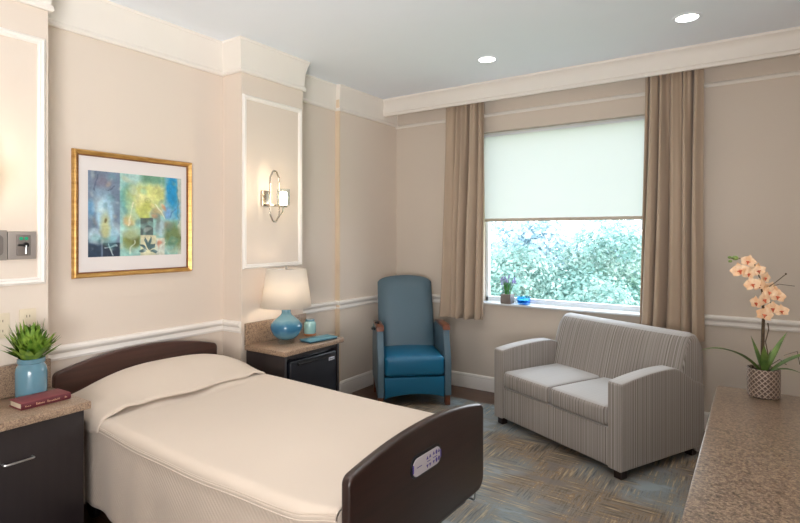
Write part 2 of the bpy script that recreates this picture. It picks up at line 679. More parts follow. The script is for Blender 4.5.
# chair rail
RAIL = [(0, 0.805), (0.010, 0.805), (0.014, 0.818), (0.010, 0.828), (0.010, 0.842), (0.020, 0.850), (0.026, 0.862), (0.026, 0.874), (0.018, 0.884), (0, 0.886)]
mb = MB()
mb.sweep(RAIL, [(XP - 0.1, 1.235), (XA, 1.235), (XA, 2.455), (XP, 2.455)])
mb.sweep(RAIL, [(XN, 3.075), (XN, 3.745), (XA, 3.745), (XA, YB)])
struct(mb.build('trim_4', M_TRIM, angle=25))
mb = MB()
mb.sweep(RAIL, [(XA, YB), (WX0 - 0.03, YB)])
mb.sweep(RAIL, [(WX1 + 0.03, YB), (XR, YB)])
struct(mb.build('trim_5', M_TRIM, angle=25))
BASE = [(0, 0), (0.018, 0), (0.018, 0.10), (0.014, 0.112), (0.016, 0.118), (0.010, 0.134), (0, 0.14)]
struct(MB().sweep(BASE, PATH_L).build('baseboard_left', M_TRIM, angle=25))
struct(MB().sweep(BASE, [(XA, YB), (XR, YB)]).build('baseboard_back', M_TRIM, angle=25))
struct(MB().sweep(BASE, [(XR, YB), (XR, Y0)]).build('baseboard_right', M_TRIM, angle=25))


def panel_frame(name, y0, y1, z0, z1, x, w=0.034):
    """picture-frame moulding on a pilaster face"""
    mb = MB()
    prof = [(0.0, 0.0), (0.0, 0.010), (0.3, 0.018), (0.6, 0.012), (0.75, 0.014), (1.0, 0.006), (1.0, 0.0)]
    corners = [(y0, z0, 1, 1), (y1, z0, -1, 1), (y1, z1, -1, -1), (y0, z1, 1, -1)]
    rings = [[(x + d, cy + sy * a * w, cz + sz * a * w) for a, d in prof] for cy, cz, sy, sz in corners]
    t = bmesh.new()
    V = [[t.verts.new(p) for p in r] for r in rings]
    k = len(prof)
    for i in range(4):
        A, B = V[i], V[(i + 1) % 4]
        for j in range(k - 1):
            t.faces.new((A[j], A[j + 1], B[j + 1], B[j]))
    bmesh.ops.recalc_face_normals(t, faces=t.faces)
    mb._add(t)
    return struct(mb.build(name, M_TRIM, angle=25))


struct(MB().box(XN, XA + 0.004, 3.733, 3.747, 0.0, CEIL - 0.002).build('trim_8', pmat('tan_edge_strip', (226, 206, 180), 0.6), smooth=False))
panel_frame('trim_6', 2.462, 3.040, 1.252, 2.486, XP)
panel_frame('trim_7', 0.25, 1.220, 1.250, 2.486, XP)

# window
wf = MB()
fy0, fy1 = YB + 0.11, YB + 0.16
wf.box(WX0, WX1, fy0, fy1, WZ0 + 0.012, WZ0 + 0.055, 0.004)
wf.box(WX0, WX1, fy0, fy1, WZ1 - 0.045, WZ1, 0.004)
wf.box(WX0, WX0 + 0.03, fy0, fy1, WZ0, WZ1, 0.004)
wf.box(WX1 - 0.03, WX1, fy0, fy1, WZ0, WZ1, 0.004)
wfo = struct(wf.build('window_1', M_FRAMEW))
MB().box(WX0 + 0.03, WX1 - 0.03, fy0 + 0.02, fy0 + 0.026, WZ0 + 0.05, WZ1 - 0.045).build('pane', M_PANE, wfo, smooth=False)
MB().box(WX0 - 0.02, WX1 + 0.02, YB - 0.045, fy0, WZ0 - 0.006, WZ0 + 0.012, 0.005).build('sill', M_FRAMEW, wfo)

# roller shade
rs = thing('roller_shade', 'pale translucent roller shade pulled halfway down the window', 'shade', (0, YB + 0.05, 0))
mb = MB()
mb.grid(lambda u, v: (WX0 + 0.006 + u * (WX1 - WX0 - 0.012), 0.003 * math.sin(u * 9) * (1 - v), 1.645 + v * (WZ1 - 1.645 - 0.004)), 24, 12)
mb.build('shade_fabric', M_ROLLER, rs)
MB().box(WX0 + 0.006, WX1 - 0.006, -0.012, 0.012, 1.618, 1.648, 0.006).build('hem_bar', pmat('hem_bar_paint', (196, 184, 170), 0.5), rs)
MB().tube([(WX0 + 0.004, 0.02, WZ1 - 0.03), (WX1 - 0.004, 0.02, WZ1 - 0.03)], 0.022, 16).build('roller_tube', M_FRAMEW, rs)


# curtains
def curtain(name, label, xt0, xt1, xb0, xb1, nf, seed):
    rnd = random.Random(seed)
    th = thing(name, label, 'curtain', ((xt0 + xt1) / 2, 4.545, 0), group='taupe curtain panels')
    cx = (xt0 + xt1) / 2
    ph = [rnd.uniform(0, 6.28) for _ in range(6)]
    zt, zb = 2.80, 0.70
    def warp(u):
        return u + 0.028 * math.sin(2 * PI * u * 2 + ph[0]) + 0.016 * math.sin(2 * PI * u * 5 + ph[1])
    def fn(u, v):
        z = zb + (zt - zb) * v
        k = 1 - v
        x0 = xb0 + (xt0 - xb0) * v ** 0.6
        x1 = xb1 + (xt1 - xb1) * v ** 0.6
        w = warp(u)
        amp = 0.040 + 0.058 * min(1, k * 1.6)
        amp *= 0.75 + 0.35 * math.sin(ph[2] + u * 9.0)
        p = 2 * PI * nf * w
        y = amp * (math.sin(p) + 0.28 * math.sin(2 * p + ph[3]) * (1 - k * 0.5))
        y += 0.012 * math.sin(2 * PI * nf * 2.3 * w + ph[4]) * sm(0.55, 1.0, v)
        x = x0 + (x1 - x0) * u + 0.012 * math.cos(p) * (0.4 + k) + 0.006 * math.sin(ph[5] + v * 4 + u * 6)
        y *= sm(0.0, 0.04, u) * 0.5 + 0.5
        return (x - cx, max(-0.09, min(0.09, y)), z)
    mb = MB()
    mb.grid(fn, 170, 44)
    mb.build('drape', M_CURT, th, angle=80, solid=0.003)
    mb = MB()
    def hem(u, v):
        p = fn(u, 0.0)
        q = fn(u, 0.03)
        z = zb - 0.001 + 0.055 * v
        return (p[0] + (q[0] - p[0]) * v, p[1] - 0.003, z)
    mb.grid(hem, 170, 2)
    mb.build('hem', M_CURT, th, angle=80)
    mb = MB()
    mb.box(xt0 - cx, xt1 - cx, -0.012, 0.012, 2.800, 2.815, 0.003)
    mb.build('curtain_track', M_CURT, th)
    return th


curtain('curtain', 'taupe pleated curtain at the left of the window, behind the blue recliner', -2.53, -2.105, -2.62, -2.115, 5.5, 3)
curtain('curtain', 'taupe pleated curtain at the right of the window, behind the striped loveseat', -0.745, -0.345, -0.80, -0.345, 5.0, 11)

# carpet set into the wood floor
mb = MB()
mb.prism([(-2.50, Y0 + 0.3), (XR - 0.02, Y0 + 0.3), (XR - 0.02, 4.30), (-2.86, 4.30), (-2.86, 3.25), (-2.50, 3.25)], 'z', 0.0, 0.006)
tag(mb.build('carpet', M_CARPET, smooth=False), 'blue grey and tan strie patterned carpet inside a dark wood floor border', 'carpet')

# ------------------------------------------------------------------ recessed lights
for i, (x, y, lab) in enumerate(((-1.761, 3.826, 'round recessed ceiling light above the window, the smaller farther one'), (-0.372, 3.797, 'round recessed ceiling light near the top right curtain, the larger one'))):
    t = thing('recessed_downlight', lab, 'ceiling light', (x, y, CEIL), group='recessed ceiling lights')
    MB().lathe([(0.064, -0.001), (0.066, -0.005), (0.084, -0.004), (0.088, -0.001), (0.088, 0.0), (0.064, 0.0)], 40, cap=False).build('trim_ring', M_CEIL, t)
    MB().lathe([(0.0, -0.0012), (0.065, -0.0012)], 40, cap=False).build('lens', M_LENS, t)


def spot(x, y, e, size=1.9, blend=0.9, col=(1.0, 0.965, 0.93)):
    d = bpy.data.lights.new('downlight_and_fill_spot', 'SPOT')
    d.energy = e
    d.spot_size = size
    d.spot_blend = blend
    d.shadow_soft_size = 0.07
    d.color = col
    o = bpy.data.objects.new('downlight_and_fill_spot', d)
    COL.objects.link(o)
    o.location = (x, y, CEIL - 0.02)
    return o


def point(x, y, z, e, r=0.03, col=(1.0, 0.80, 0.58)):
    d = bpy.data.lights.new('bulb_lamp', 'POINT')
    d.energy = e
    d.shadow_soft_size = r
    d.color = col
    o = bpy.data.objects.new('bulb_lamp', d)
    COL.objects.link(o)
    o.location = (x, y, z)
    return o


# ------------------------------------------------------------------ bed
BX0, BX1 = -3.11, -1.10         # headboard front face, footboard inner face
BY = 1.788
BED = thing('hospital_bed', 'dark wood hospital bed with arched headboard and footboard', 'bed', ((BX0 + BX1) / 2, BY, 0), math.radians(-2.0))
BL = BX1 - BX0
HX = -BL / 2                      # local x of the headboard front
FX = BL / 2


def arch_board(zb, zs, zp, hw, rt, rb):
    """outline in (y, z): rounded lower corners, arched top"""
    pts = []
    for a in range(0, 7):
        t = math.radians(270 + 15 * a)
        pts.append((hw - rb + rb * math.cos(t), zb + rb + rb * math.sin(t)))
    for a in range(0, 6):
        t = math.radians(0 + 14 * a)
        pts.append((hw - rt + rt * math.cos(t), zs - rt + rt * math.sin(t)))
    n = 22
    yend = hw - rt + rt * math.cos(math.radians(70))
    zend = zs - rt + rt * math.sin(math.radians(70))
    for k in range(1, n):
        y = yend - 2 * yend * k / n
        q = y / yend
        pts.append((y, zend + (zp - zend) * (1 - q * q)))
    for a in range(5, -1, -1):
        t = math.radians(180 - 14 * a)
        pts.append((-hw + rt + rt * math.cos(t), zs - rt + rt * math.sin(t)))
    for a in range(0, 7):
        t = math.radians(180 + 15 * a)
        pts.append((-hw + rb + rb * math.cos(t), zb + rb + rb * math.sin(t)))
    return pts


MB().prism(arch_board(0.30, 0.755, 0.822, 0.505, 0.035, 0.07), 'x', HX - 0.04, HX, 0.010, 3).build('headboard', M_BEDWOOD, BED)
fb = MB().prism([(p[0] + 0.02, p[1]) for p in arch_board(0.337, 0.725, 0.772, 0.465, 0.035, 0.06)], 'x', FX, FX + 0.04, 0.011, 3).build('footboard', M_BEDWOOD_SHADE, BED)
# the control panel let into the footboard
cpx = FX + 0.041
cp = MB().prism(rrect(-0.107, 0.103, 0.583, 0.671, 0.036, 8), 'x', cpx - 0.004, cpx + 0.003, 0.002, 2)
cpo = cp.build('control_panel', M_BLACK, fb)
MB().prism(rrect(-0.098, 0.095, 0.591, 0.659, 0.030, 8), 'x', cpx + 0.001, cpx + 0.0055, 0.001, 1).build('control_face', M_PANEL, fb)
xs = cpx + 0.0052
DZ = Matrix.Translation((0, 0.103, -0.035))
for (yy, zz, kind) in ((-0.105, 0.672, 'u'), (-0.086, 0.674, 'u'), (-0.060, 0.676, 'u'), (-0.040, 0.676, 'o'), (-0.022, 0.674, 'u'),
                       (-0.105, 0.644, 'd'), (-0.086, 0.644, 'd'), (-0.060, 0.645, 'd'), (-0.040, 0.645, 'o'), (-0.022, 0.646, 'o')):
    bt = MB()
    if kind == 'o':
        bt.prism([(yy + 0.0065 * math.cos(a * PI / 6), zz + 0.009 * math.sin(a * PI / 6)) for a in range(12)], 'x', xs, xs + 0.001, M=DZ)
    else:
        sgn = 1 if kind == 'u' else -1
        bt.prism([(yy - 0.007, zz - 0.004 * sgn), (yy + 0.007, zz - 0.004 * sgn), (yy, zz + 0.009 * sgn)], 'x', xs, xs + 0.001, M=DZ)
    bt.build('button', M_PURPLE, fb, smooth=False)
for (yy, w, zz) in ((-0.160, 0.034, 0.659), (-0.095, 0.022, 0.659), (-0.05, 0.03, 0.660)):
    MB().box(xs, xs + 0.0008, yy - w / 2, yy + w / 2, zz - 0.0015, zz + 0.0015, M=DZ).build('key_mark', M_PURPLE, fb, smooth=False)
for yy in (-0.200, -0.008):
    MB().prism(rrect(yy - 0.004, yy + 0.004, 0.644, 0.676, 0.0035, 3), 'x', xs, xs + 0.001, M=DZ).build('button', M_PURPLE, fb, smooth=False)

mb = MB()
mb.box(HX, FX - 0.02, -0.43, 0.43, 0.27, 0.33, 0.01)
mb.box(HX + 0.1, FX - 0.1, -0.40, -0.36, 0.22, 0.28, 0.005)
mb.box(HX + 0.1, FX - 0.1, 0.36, 0.40, 0.22, 0.28, 0.005)
mb.build('bed_frame', M_BLACK, BED)
mb = MB().box(HX + 0.012, FX - 0.012, -0.465, 0.465, 0.335, 0.572, 0.05, 4)
mb.build('mattress', pmat('mattress_ticking', (210, 204, 196), 0.9), BED)
for sx in (HX + 0.22, FX - 0.40):
    for sy in (-0.40, 0.40):
        lg = MB().box(sx - 0.022, sx + 0.022, sy - 0.022, sy + 0.022, 0.10, 0.28, 0.004).build('leg', M_STEEL, BED)
        MB().lathe([(0.0, -0.016), (0.045, -0.016), (0.05, -0.010), (0.05, 0.010), (0.045, 0.016), (0.0, 0.016)], 24,
                   M=Matrix.Translation((sx, sy, 0.056)) @ Matrix.Rotation(PI / 2, 4, 'X')).build('caster', M_BLACK, lg)
mb = MB()
mb.tube([(FX - 0.20, 0.41, 0.30), (FX - 0.18, 0.445, 0.292), (FX + 0.01, 0.447, 0.285), (FX + 0.014, 0.447, 0.295), (FX + 0.014, 0.447, 0.40)], 0.005, 8)
mb.build('bracket', M_STEEL, BED)

# bedspread, lying on the bed
SP = thing('bedspread', 'smooth cream bedspread tucked over the pillow and hanging down the bed side', 'bedspread', ((BX0 + BX1) / 2, BY, 0), math.radians(-2.0))
HW = 0.515
ZT = 0.612


def topz(x, y):
    """height of the spread above the floor; x,y bed-local"""
    X = x - HX
    z = ZT
    z += 0.006 * math.sin(X * 5 + 1.3) * math.cos(y * 4)
    q = min(1, abs(y) / 0.47)
    g = (1 - q ** 3.2)
    hx = sm(0.03, 0.26, X) * (1 - sm(0.30, 0.60, X))
    z += 0.125 * hx * g
    return z


def drape_section(s, x, hem_n, hem_f, r=0.032, off=0.0):
    """s in 0..1 from the near hem over the top to the far hem"""
    ln, lt, lf = hem_n, 2 * (HW - r), hem_f
    arc = PI / 2 * r
    tot = ln + arc + lt + arc + lf
    d = s * tot
    if d < ln:
        return (-HW - off, ZT - r - (ln - d), 0)
    d -= ln
    if d < arc:
        a = d / r
        return (-HW + r - (r + off) * math.cos(a), ZT - r + (r + off) * math.sin(a), a / (PI / 2))
    d -= arc
    if d < lt:
        return (-HW + r + d, ZT + off, 1)
    d -= lt
    if d < arc:
        a = d / r
        return (HW - r + (r + off) * math.sin(a), ZT - r + (r + off) * math.cos(a), 1 - a / (PI / 2))
    d -= arc
    return (HW + off, ZT - r - d, 0)


def top_fn(u, v):
    x = HX + 0.30 + (BL - 0.306) * u
    hn = 0.006 + 0.022 * math.sin(PI * min(1, u * 1.05)) + 0.002 * math.sin(u * 23)
    y, z, w = drape_section(v, x, hn, 0.03, off=0.004)
    z += (topz(x, y) - ZT) * w
    y += -0.012 * math.sin(PI * u) * (1 if y < -0.4 else 0)
    z -= 0.010 * sm(0.92, 1.0, u) * w
    y += 0.060 * sm(0.90, 1.0, u) ** 2 * (1 if y < 0 else 0) * min(1, -y / HW)
    return (x, y, z)


mb = MB()
mb.grid(top_fn, 80, 90)
mb.build('top_panel', M_SPREAD, SP, angle=70, solid=0.003)
mb = MB()
mb.tube([top_fn(k / 60, 0.0) for k in range(61)], 0.0035, 6)
mb.tube([(p[0], p[1] - 0.001, p[2] + 0.014) for p in (top_fn(k / 60, 0.0) for k in range(61))], 0.0018, 6)
mb.tube([(p[0], p[1] - 0.001, p[2] + 0.022) for p in (top_fn(k / 60, 0.0) for k in range(61))], 0.0015, 6)
mb.build('hem', M_SPREAD, SP)

for side in (-1, 1):
    def sk(u, v, side=side):
        x = HX + 0.13 + (BL - 0.136) * u
        zl = 0.165 if side < 0 else 0.385
        z = zl + (0.574 - zl) * v + 0.01 * math.sin(u * 7) * (1 - v)
        k = 1 - v
        fold = 0.008 * math.sin(u * 21 + 0.5) + 0.006 * math.sin(u * 47 + 1.0)
        crease = 0.022 * math.exp(-((u - 0.06) / 0.022) ** 2) - 0.015 * math.exp(-((u - 0.13) / 0.03) ** 2)
        y = -HW + 0.006 - k * (0.004 + fold + crease) - 0.012 * math.sin(PI * u) * v
        if side < 0:
            y += 0.060 * sm(0.90, 1.0, (x - HX - 0.30) / (BL - 0.306)) ** 2
        return (x, -side * y, z)
    mb = MB()
    mb.grid(sk, 120, 24)
    mb.build('side_drop', M_SKIRT, SP, angle=70, solid=0.003)


def foot_fn(u, v):
    y = -HW + 0.062 + (2 * HW - 0.064) * u
    e = max(0.0, y - (HW - 0.032), -y - (HW - 0.092)) / 0.032
    e = min(e, 1.0)
    zt = ZT - 0.005 - 0.032 + 0.032 * math.sqrt(max(0.0, 1 - e * e))
    zb = 0.17 + 0.22 * sm(-0.46, -0.36, y)
    return (FX - 0.005 + 0.002 * math.sin(u * 30), y, zb + (zt - zb) * v)


mb = MB()
mb.grid(foot_fn, 70, 10)
mb.build('foot_drop', M_SPREAD, SP, angle=70)


def fold_fn(u, v):
    # the turned-up end that wraps the pillow; u from headboard to the tuck line
    tuck = 0.545 - 0.05 * v + 0.035 * math.sin(PI * v) + 0.012 * math.sin(v * 17)
    X = 0.012 + (tuck - 0.012) * u
    x = HX + X
    hem = 0.012 + 0.10 * (1 - u)
    y, z, w = drape_section(v, x, hem, hem, 0.038, 0.014)
    q = min(1, abs(y) / 0.53)
    g = (1 - q ** 2.6)
    hx = (sm(-0.05, 0.26, X)) * (1 - 0.80 * sm(0.27, tuck + 0.02, X))
    z += (0.148 * hx * g) * w
    z += 0.005 * math.sin(X * 18 + y * 5) * w
    z -= 0.03 * (1 - sm(0.0, 0.10, X)) * w
    # pull wrinkles at the two corners of the pillow
    z += 0.016 * math.exp(-((abs(y) - 0.40) / 0.05) ** 2) * sm(0.3, 0.55, X) * w
    if u > 0.985:
        z -= 0.010 * w
    return (x, y, z)


mb = MB()
mb.grid(fold_fn, 50, 90)
mb.build('pillow_fold', M_SPREAD, SP, angle=70, solid=0.005)
mb = MB()
def sheet_fn(u, v):
    X = 0.02 + 0.36 * u
    z = 0.17 + 0.41 * v
    y = -HW - 0.004 - 0.02 * (1 - v) * math.sin(u * 9 + 1) - 0.006
    return (HX + X, y, z)
mb.grid(sheet_fn, 20, 20)
mb.build('sheet_edge', M_SPREAD, SP, angle=70, solid=0.003)


# ------------------------------------------------------------------ cabinets
def cabinet_shell(mb, x0, x1, y0, y1, zt):
    mb.box(x0, x1, y0, y0 + 0.022, 0.0, zt, 0.002)
    mb.box(x0, x1, y1 - 0.022, y1, 0.0, zt, 0.002)
    mb.box(x0, x0 + 0.012, y0 + 0.022, y1 - 0.022, 0.0, zt)
    mb.box(x0, x1 - 0.03, y0 + 0.022, y1 - 0.022, 0.02, 0.045)
    mb.box(x0, x1 - 0.01, y0 + 0.022, y1 - 0.022, zt - 0.03, zt)


# fridge cabinet between bed and recliner
cx0, cx1, cy0, cy1 = -2.978, -2.60, 2.48, 3.035
FC = thing('nightstand', 'dark nightstand with speckled top and backsplash holding a black fridge', 'nightstand', ((cx0 + cx1) / 2, (cy0 + cy1) / 2, 0))
ox, oy = (cx0 + cx1) / 2, (cy0 + cy1) / 2
mb = MB()
cabinet_shell(mb, cx0 - ox, cx1 - ox, cy0 - oy, cy1 - oy, 0.688)
mb.build('carcass', M_CABWOOD, FC)
MB().box(cx0 - ox, -2.575 - ox, 2.462 - oy, 3.062 - oy, 0.688, 0.722, 0.005).build('countertop', M_GRAN, FC)
MB().box(cx0 - ox, cx0 + 0.022 - ox, 2.462 - oy, 3.056 - oy, 0.722, 0.873, 0.003).build('backsplash', M_GRAN, FC)

FR = thing('mini_fridge', 'black compact fridge inside the nightstand beside the bed', 'fridge', (ox, oy, 0))
mb = MB().box(-0.165, 0.150, -0.235, 0.235, 0.046, 0.645, 0.006)
mb.build('fridge_body', M_FRIDGE, FR)
dr = MB().box(0.152, 0.198, -0.232, 0.232, 0.060, 0.640, 0.008, 3).build('door', M_FRIDGE, FR)
MB().prism([(0.19, 0.612), (0.215, 0.606), (0.222, 0.618), (0.205, 0.632), (0.19, 0.634)], 'y', -0.17, 0.17, 0.003).build('handle', M_BLACK, dr)
bd = MB().box(0.1975, 0.2000, 0.150, 0.212, 0.578, 0.600, 0.001).build('badge', M_BADGE, dr)
mk = MB()
for k in range(5):
    mk.box(0.1999, 0.2004, 0.158 + k * 0.010, 0.164 + k * 0.010, 0.585, 0.592)
mk.build('badge_mark', M_FRIDGE, dr)
MB().box(0.150, 0.165, -0.2, 0.2, 0.6465, 0.6565, 0.003).build('vent_panel', M_BLACK, FR)

# drawer cabinet at the near left
lx0, lx1, ly0, ly1 = -2.978, -2.615, 0.56, 1.222
ox, oy = (lx0 + lx1) / 2, (ly0 + ly1) / 2
LC = thing('bedside_cabinet', 'dark bedside cabinet with speckled tan top at the left edge', 'cabinet', (ox, oy, 0))
mb = MB()
cabinet_shell(mb, lx0 - ox, lx1 - ox, ly0 - oy, ly1 - oy, 0.686)
mb.build('carcass', M_CABWOOD, LC)
MB().box(lx0 - ox, -2.575 - ox, ly0 - 0.01 - oy, 1.243 - oy, 0.686, 0.722, 0.005).build('countertop', M_GRAN, LC)
MB().box(lx0 - ox, lx0 + 0.024 - ox, ly0 - oy, 1.230 - oy, 0.722, 0.872, 0.003).build('backsplash', M_GRAN, LC)
hx = lx1 - ox
d = MB().box(hx - 0.004, hx + 0.016, ly0 + 0.004 - oy, ly1 - 0.001 - oy, 0.035, 0.68, 0.002).build('door', M_CABWOOD, LC)
hb = MB()
yc0, yc1, zc = 0.900 - oy, 1.008 - oy, 0.541
hb.tube([(hx + 0.014, yc0, zc), (hx + 0.036, yc0, zc), (hx + 0.040, yc0 + 0.006, zc), (hx + 0.040, yc1 - 0.006, zc), (hx + 0.036, yc1, zc), (hx + 0.014, yc1, zc)], 0.0045, 8)
hb.build('handle', M_STEEL, d)

# counter on the right
kx0, kx1, ky0, ky1 = -0.105, XR, 0.75, 2.43
ox, oy = 0.2, 1.6
KC = thing('counter', 'long speckled brown counter along the right wall in front', 'counter', (ox, oy, 0))
MB().box(-0.135 - ox, XR - 0.002 - ox, 0.72 - oy, 2.452 - oy, 0.862, 0.900, 0.006).build('countertop', M_GRAN_SHADE, KC)
mb = MB()
mb.box(kx0 + 0.02 - ox, XR - 0.02 - ox, ky0 - oy, ky1 - oy, 0.10, 0.862, 0.003)
mb.box(kx0 + 0.07 - ox, XR - 0.02 - ox, ky0 + 0.03 - oy, ky1 - 0.03 - oy, 0.0075, 0.10)
mb.build('carcass', M_CABWOOD, KC)
for k in range(3):
    a = ky0 + 0.01 + k * (ky1 - ky0 - 0.01) / 3
    b = a + (ky1 - ky0 - 0.01) / 3 - 0.008
    d = MB().box(kx0 - ox, kx0 + 0.022 - ox, a - oy, b - oy, 0.11, 0.850, 0.002).build('door', M_CABWOOD, KC)
    MB().tube([(kx0 + 0.002 - ox, b - 0.06 - oy, 0.60), (kx0 - 0.026 - ox, b - 0.06 - oy, 0.60), (kx0 - 0.026 - ox, b - 0.06 - oy, 0.72), (kx0 + 0.002 - ox, b - 0.06 - oy, 0.72)], 0.0045, 8).build('handle', M_STEEL, d)

# ------------------------------------------------------------------ loveseat
SW, SD = 1.185, 0.86
LS = thing('loveseat', 'grey ribbed stripe two seat loveseat under the window', 'sofa', (-1.738, 3.901, 0), math.radians(-26.3))


def arm_prof():
    pts = [(0.0, 0.065)]
    for k in range(0, 5):
        t = math.radians(180 - 18 * k)
        pts.append((0.022 + 0.022 * math.cos(t), 0.578 + 0.022 * math.sin(t)))
    for k in range(1, 15):
        f = k / 14
        y = 0.03 + 0.77 * f
        z = 0.603 + 0.030 * math.sin(PI * min(1, f * 0.98)) - 0.10 * sm(0.62, 1.0, f)
        pts.append((y, z))
    pts += [(0.825, 0.47), (0.825, 0.065)]
    return pts


for a0, a1 in ((0.0, 0.108), (SW - 0.108, SW)):
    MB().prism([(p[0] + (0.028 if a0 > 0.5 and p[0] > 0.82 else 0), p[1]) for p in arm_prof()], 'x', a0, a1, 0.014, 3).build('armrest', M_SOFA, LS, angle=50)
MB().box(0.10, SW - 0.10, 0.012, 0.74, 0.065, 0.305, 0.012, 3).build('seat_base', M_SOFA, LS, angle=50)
# backrest, fat rolled top
bp = [(0.54, 0.36), (0.555, 0.45), (0.585, 0.56), (0.62, 0.67), (0.648, 0.745), (0.672, 0.792), (0.702, 0.822), (0.74, 0.834), (0.78, 0.826), (0.815, 0.80), (0.84, 0.75), (0.85, 0.66), (0.852, 0.50), (0.845, 0.07), (0.74, 0.07), (0.64, 0.30)]


def back_fn(u, v):
    n = len(bp)
    t = v * n
    i = int(t) % n
    f = t - int(t)
    # Catmull-Rom through the closed profile
    P = [bp[(i + k - 1) % n] for k in range(4)]
    def cr(a, b, c, d):
        return 0.5 * (2 * b + (c - a) * f + (2 * a - 5 * b + 4 * c - d) * f * f + (3 * b - a - 3 * c + d) * f ** 3)
    y = cr(*[p[0] for p in P])
    z = cr(*[p[1] for p in P])
    e = min(u, 1 - u) * (SW)
    k = 1 - sm(0, 0.05, e) if e < 0.05 else 0
    cy, cz = 0.73, 0.5
    sh = 1 - 0.13 * k ** 2
    y = cy + (y - cy) * sh
    z = z if z < 0.4 else 0.4 + (z - 0.4) * (1 - 0.09 * k ** 2)
    y -= 0.018 * math.sin(PI * u) * (1 if z > 0.4 and y < 0.71 else 0)
    return (0.05 + (SW - 0.055) * u, y, z)


mb = MB()
us = 44
t = bmesh.new()
nv = 96
V = [[t.verts.new(back_fn(i / us, j / nv)) for j in range(nv)] for i in range(us + 1)]
for i in range(us):
    for j in range(nv):
        t.faces.new((V[i][j], V[i + 1][j], V[i + 1][(j + 1) % nv], V[i][(j + 1) % nv]))
t.faces.new(V[0])
t.faces.new(V[-1][::-1])
bmesh.ops.recalc_face_normals(t, faces=t.faces)
mb._add(t)
mb.build('backrest', M_SOFA, LS, angle=60)


def cushion(x0, x1, y0, y1, z0, z1, puff=0.02, bev=0.035):
    t = bmesh.new()
    bmesh.ops.create_cube(t, size=1)
    for v in t.verts:
        v.co = Vector(((x0 + x1) / 2 + v.co.x * (x1 - x0), (y0 + y1) / 2 + v.co.y * (y1 - y0), (z0 + z1) / 2 + v.co.z * (z1 - z0)))
    bmesh.ops.bevel(t, geom=list(t.edges), offset=bev, segments=4, profile=0.5, affect='EDGES')
    bmesh.ops.subdivide_edges(t, edges=[e for e in t.edges if e.calc_length() > 0.08], cuts=7, use_grid_fill=True)
    bmesh.ops.triangulate(t, faces=[f for f in t.faces if len(f.verts) > 4])
    cx, cy, cz = (x0 + x1) / 2, (y0 + y1) / 2, (z0 + z1) / 2
    for v in t.verts:
        qx = 2 * (v.co.x - cx) / (x1 - x0)
        qy = 2 * (v.co.y - cy) / (y1 - y0)
        qz = 2 * (v.co.z - cz) / (z1 - z0)
        v.co.z += puff * qz * (1 - qx * qx) * (1 - qy * qy)
        v.co.y += puff * 0.5 * qy * (1 - qx * qx) * (1 - qz * qz)
    mb = MB()
    mb._add(t)
    return mb


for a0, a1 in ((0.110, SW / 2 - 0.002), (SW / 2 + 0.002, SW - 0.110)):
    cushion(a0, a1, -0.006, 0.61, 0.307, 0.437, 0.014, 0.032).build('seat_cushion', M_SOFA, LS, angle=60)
for fx in (0.05, SW - 0.05):
    for fy in (0.05, 0.77):
        MB().prism([(fx - 0.026, fy - 0.026), (fx + 0.026, fy - 0.026), (fx + 0.026, fy + 0.026), (fx - 0.026, fy + 0.026)], 'z', 0.0075, 0.068, 0.004).build('leg', M_DARKFOOT, LS)

# ------------------------------------------------------------------ recliner
RW = 0.645
RC = thing('recliner', 'slate and teal blue vinyl recliner armchair in the room corner', 'armchair', (-2.690, 3.640, 0), math.atan2(0.66, 0.75))


def side_prof():
    return [(0.0, 0.10), (0.0, 0.36), (0.004, 0.40), (0.016, 0.445), (0.045, 0.52), (0.072, 0.60), (0.082, 0.652), (0.10, 0.664), (0.46, 0.672), (0.52, 0.65), (0.56, 0.56), (0.575, 0.40), (0.565, 0.20), (0.52, 0.155), (0.40, 0.15), (0.26, 0.14), (0.17, 0.125), (0.11, 0.105), (0.08, 0.10)]


for k, (a0, a1) in enumerate(((0.0, 0.058), (RW - 0.058, RW))):
    MB().prism(side_prof(), 'x', a0, a1, 0.009, 3).build('side_panel', M_SLATE, RC, angle=50)
    mx = (a0 + a1) / 2
    cap = MB()
    cap.prism([(0.062, 0.655), (0.070, 0.690), (0.10, 0.700), (0.34, 0.700), (0.44, 0.690), (0.44, 0.672), (0.10, 0.664)], 'x', mx - 0.034, mx + 0.034, 0.008, 3)
    cap.build('armrest', M_ARMWOOD, RC, angle=50)
    for yy in (0.048, 0.50):
        ft = MB()
        ft.prism([(yy - 0.028, 0.0085), (yy + 0.028, 0.0085), (yy + 0.034, 0.16), (yy - 0.034, 0.16)], 'x', mx - 0.024, mx + 0.024, 0.008, 2)
        ft.build('leg', M_ARMWOOD, RC)
cushion(0.062, RW - 0.062, -0.012, 0.50, 0.275, 0.446, 0.026, 0.034).build('seat', M_TEAL, RC, angle=60)
# footrest panel with an arched lower edge
fp = [(0.062, 0.085)]
for k in range(0, 13):
    f = k / 12
    fp.append((0.062 + (RW - 0.124) * f, 0.085 + 0.035 * math.sin(PI * f) ** 0.8))
fp = fp[1:] + [(RW - 0.062, 0.266), (0.062, 0.266)]
MB().prism(fp, 'y', -0.004, 0.045, 0.012, 3).build('footrest', M_TEAL, RC, angle=50)
MB().box(0.062, RW - 0.062, 0.05, 0.50, 0.15, 0.262, 0.008).build('seat_deck', M_SLATE, RC)
# back: leaning padded slab with a crowned top
bw = RW - 0.105


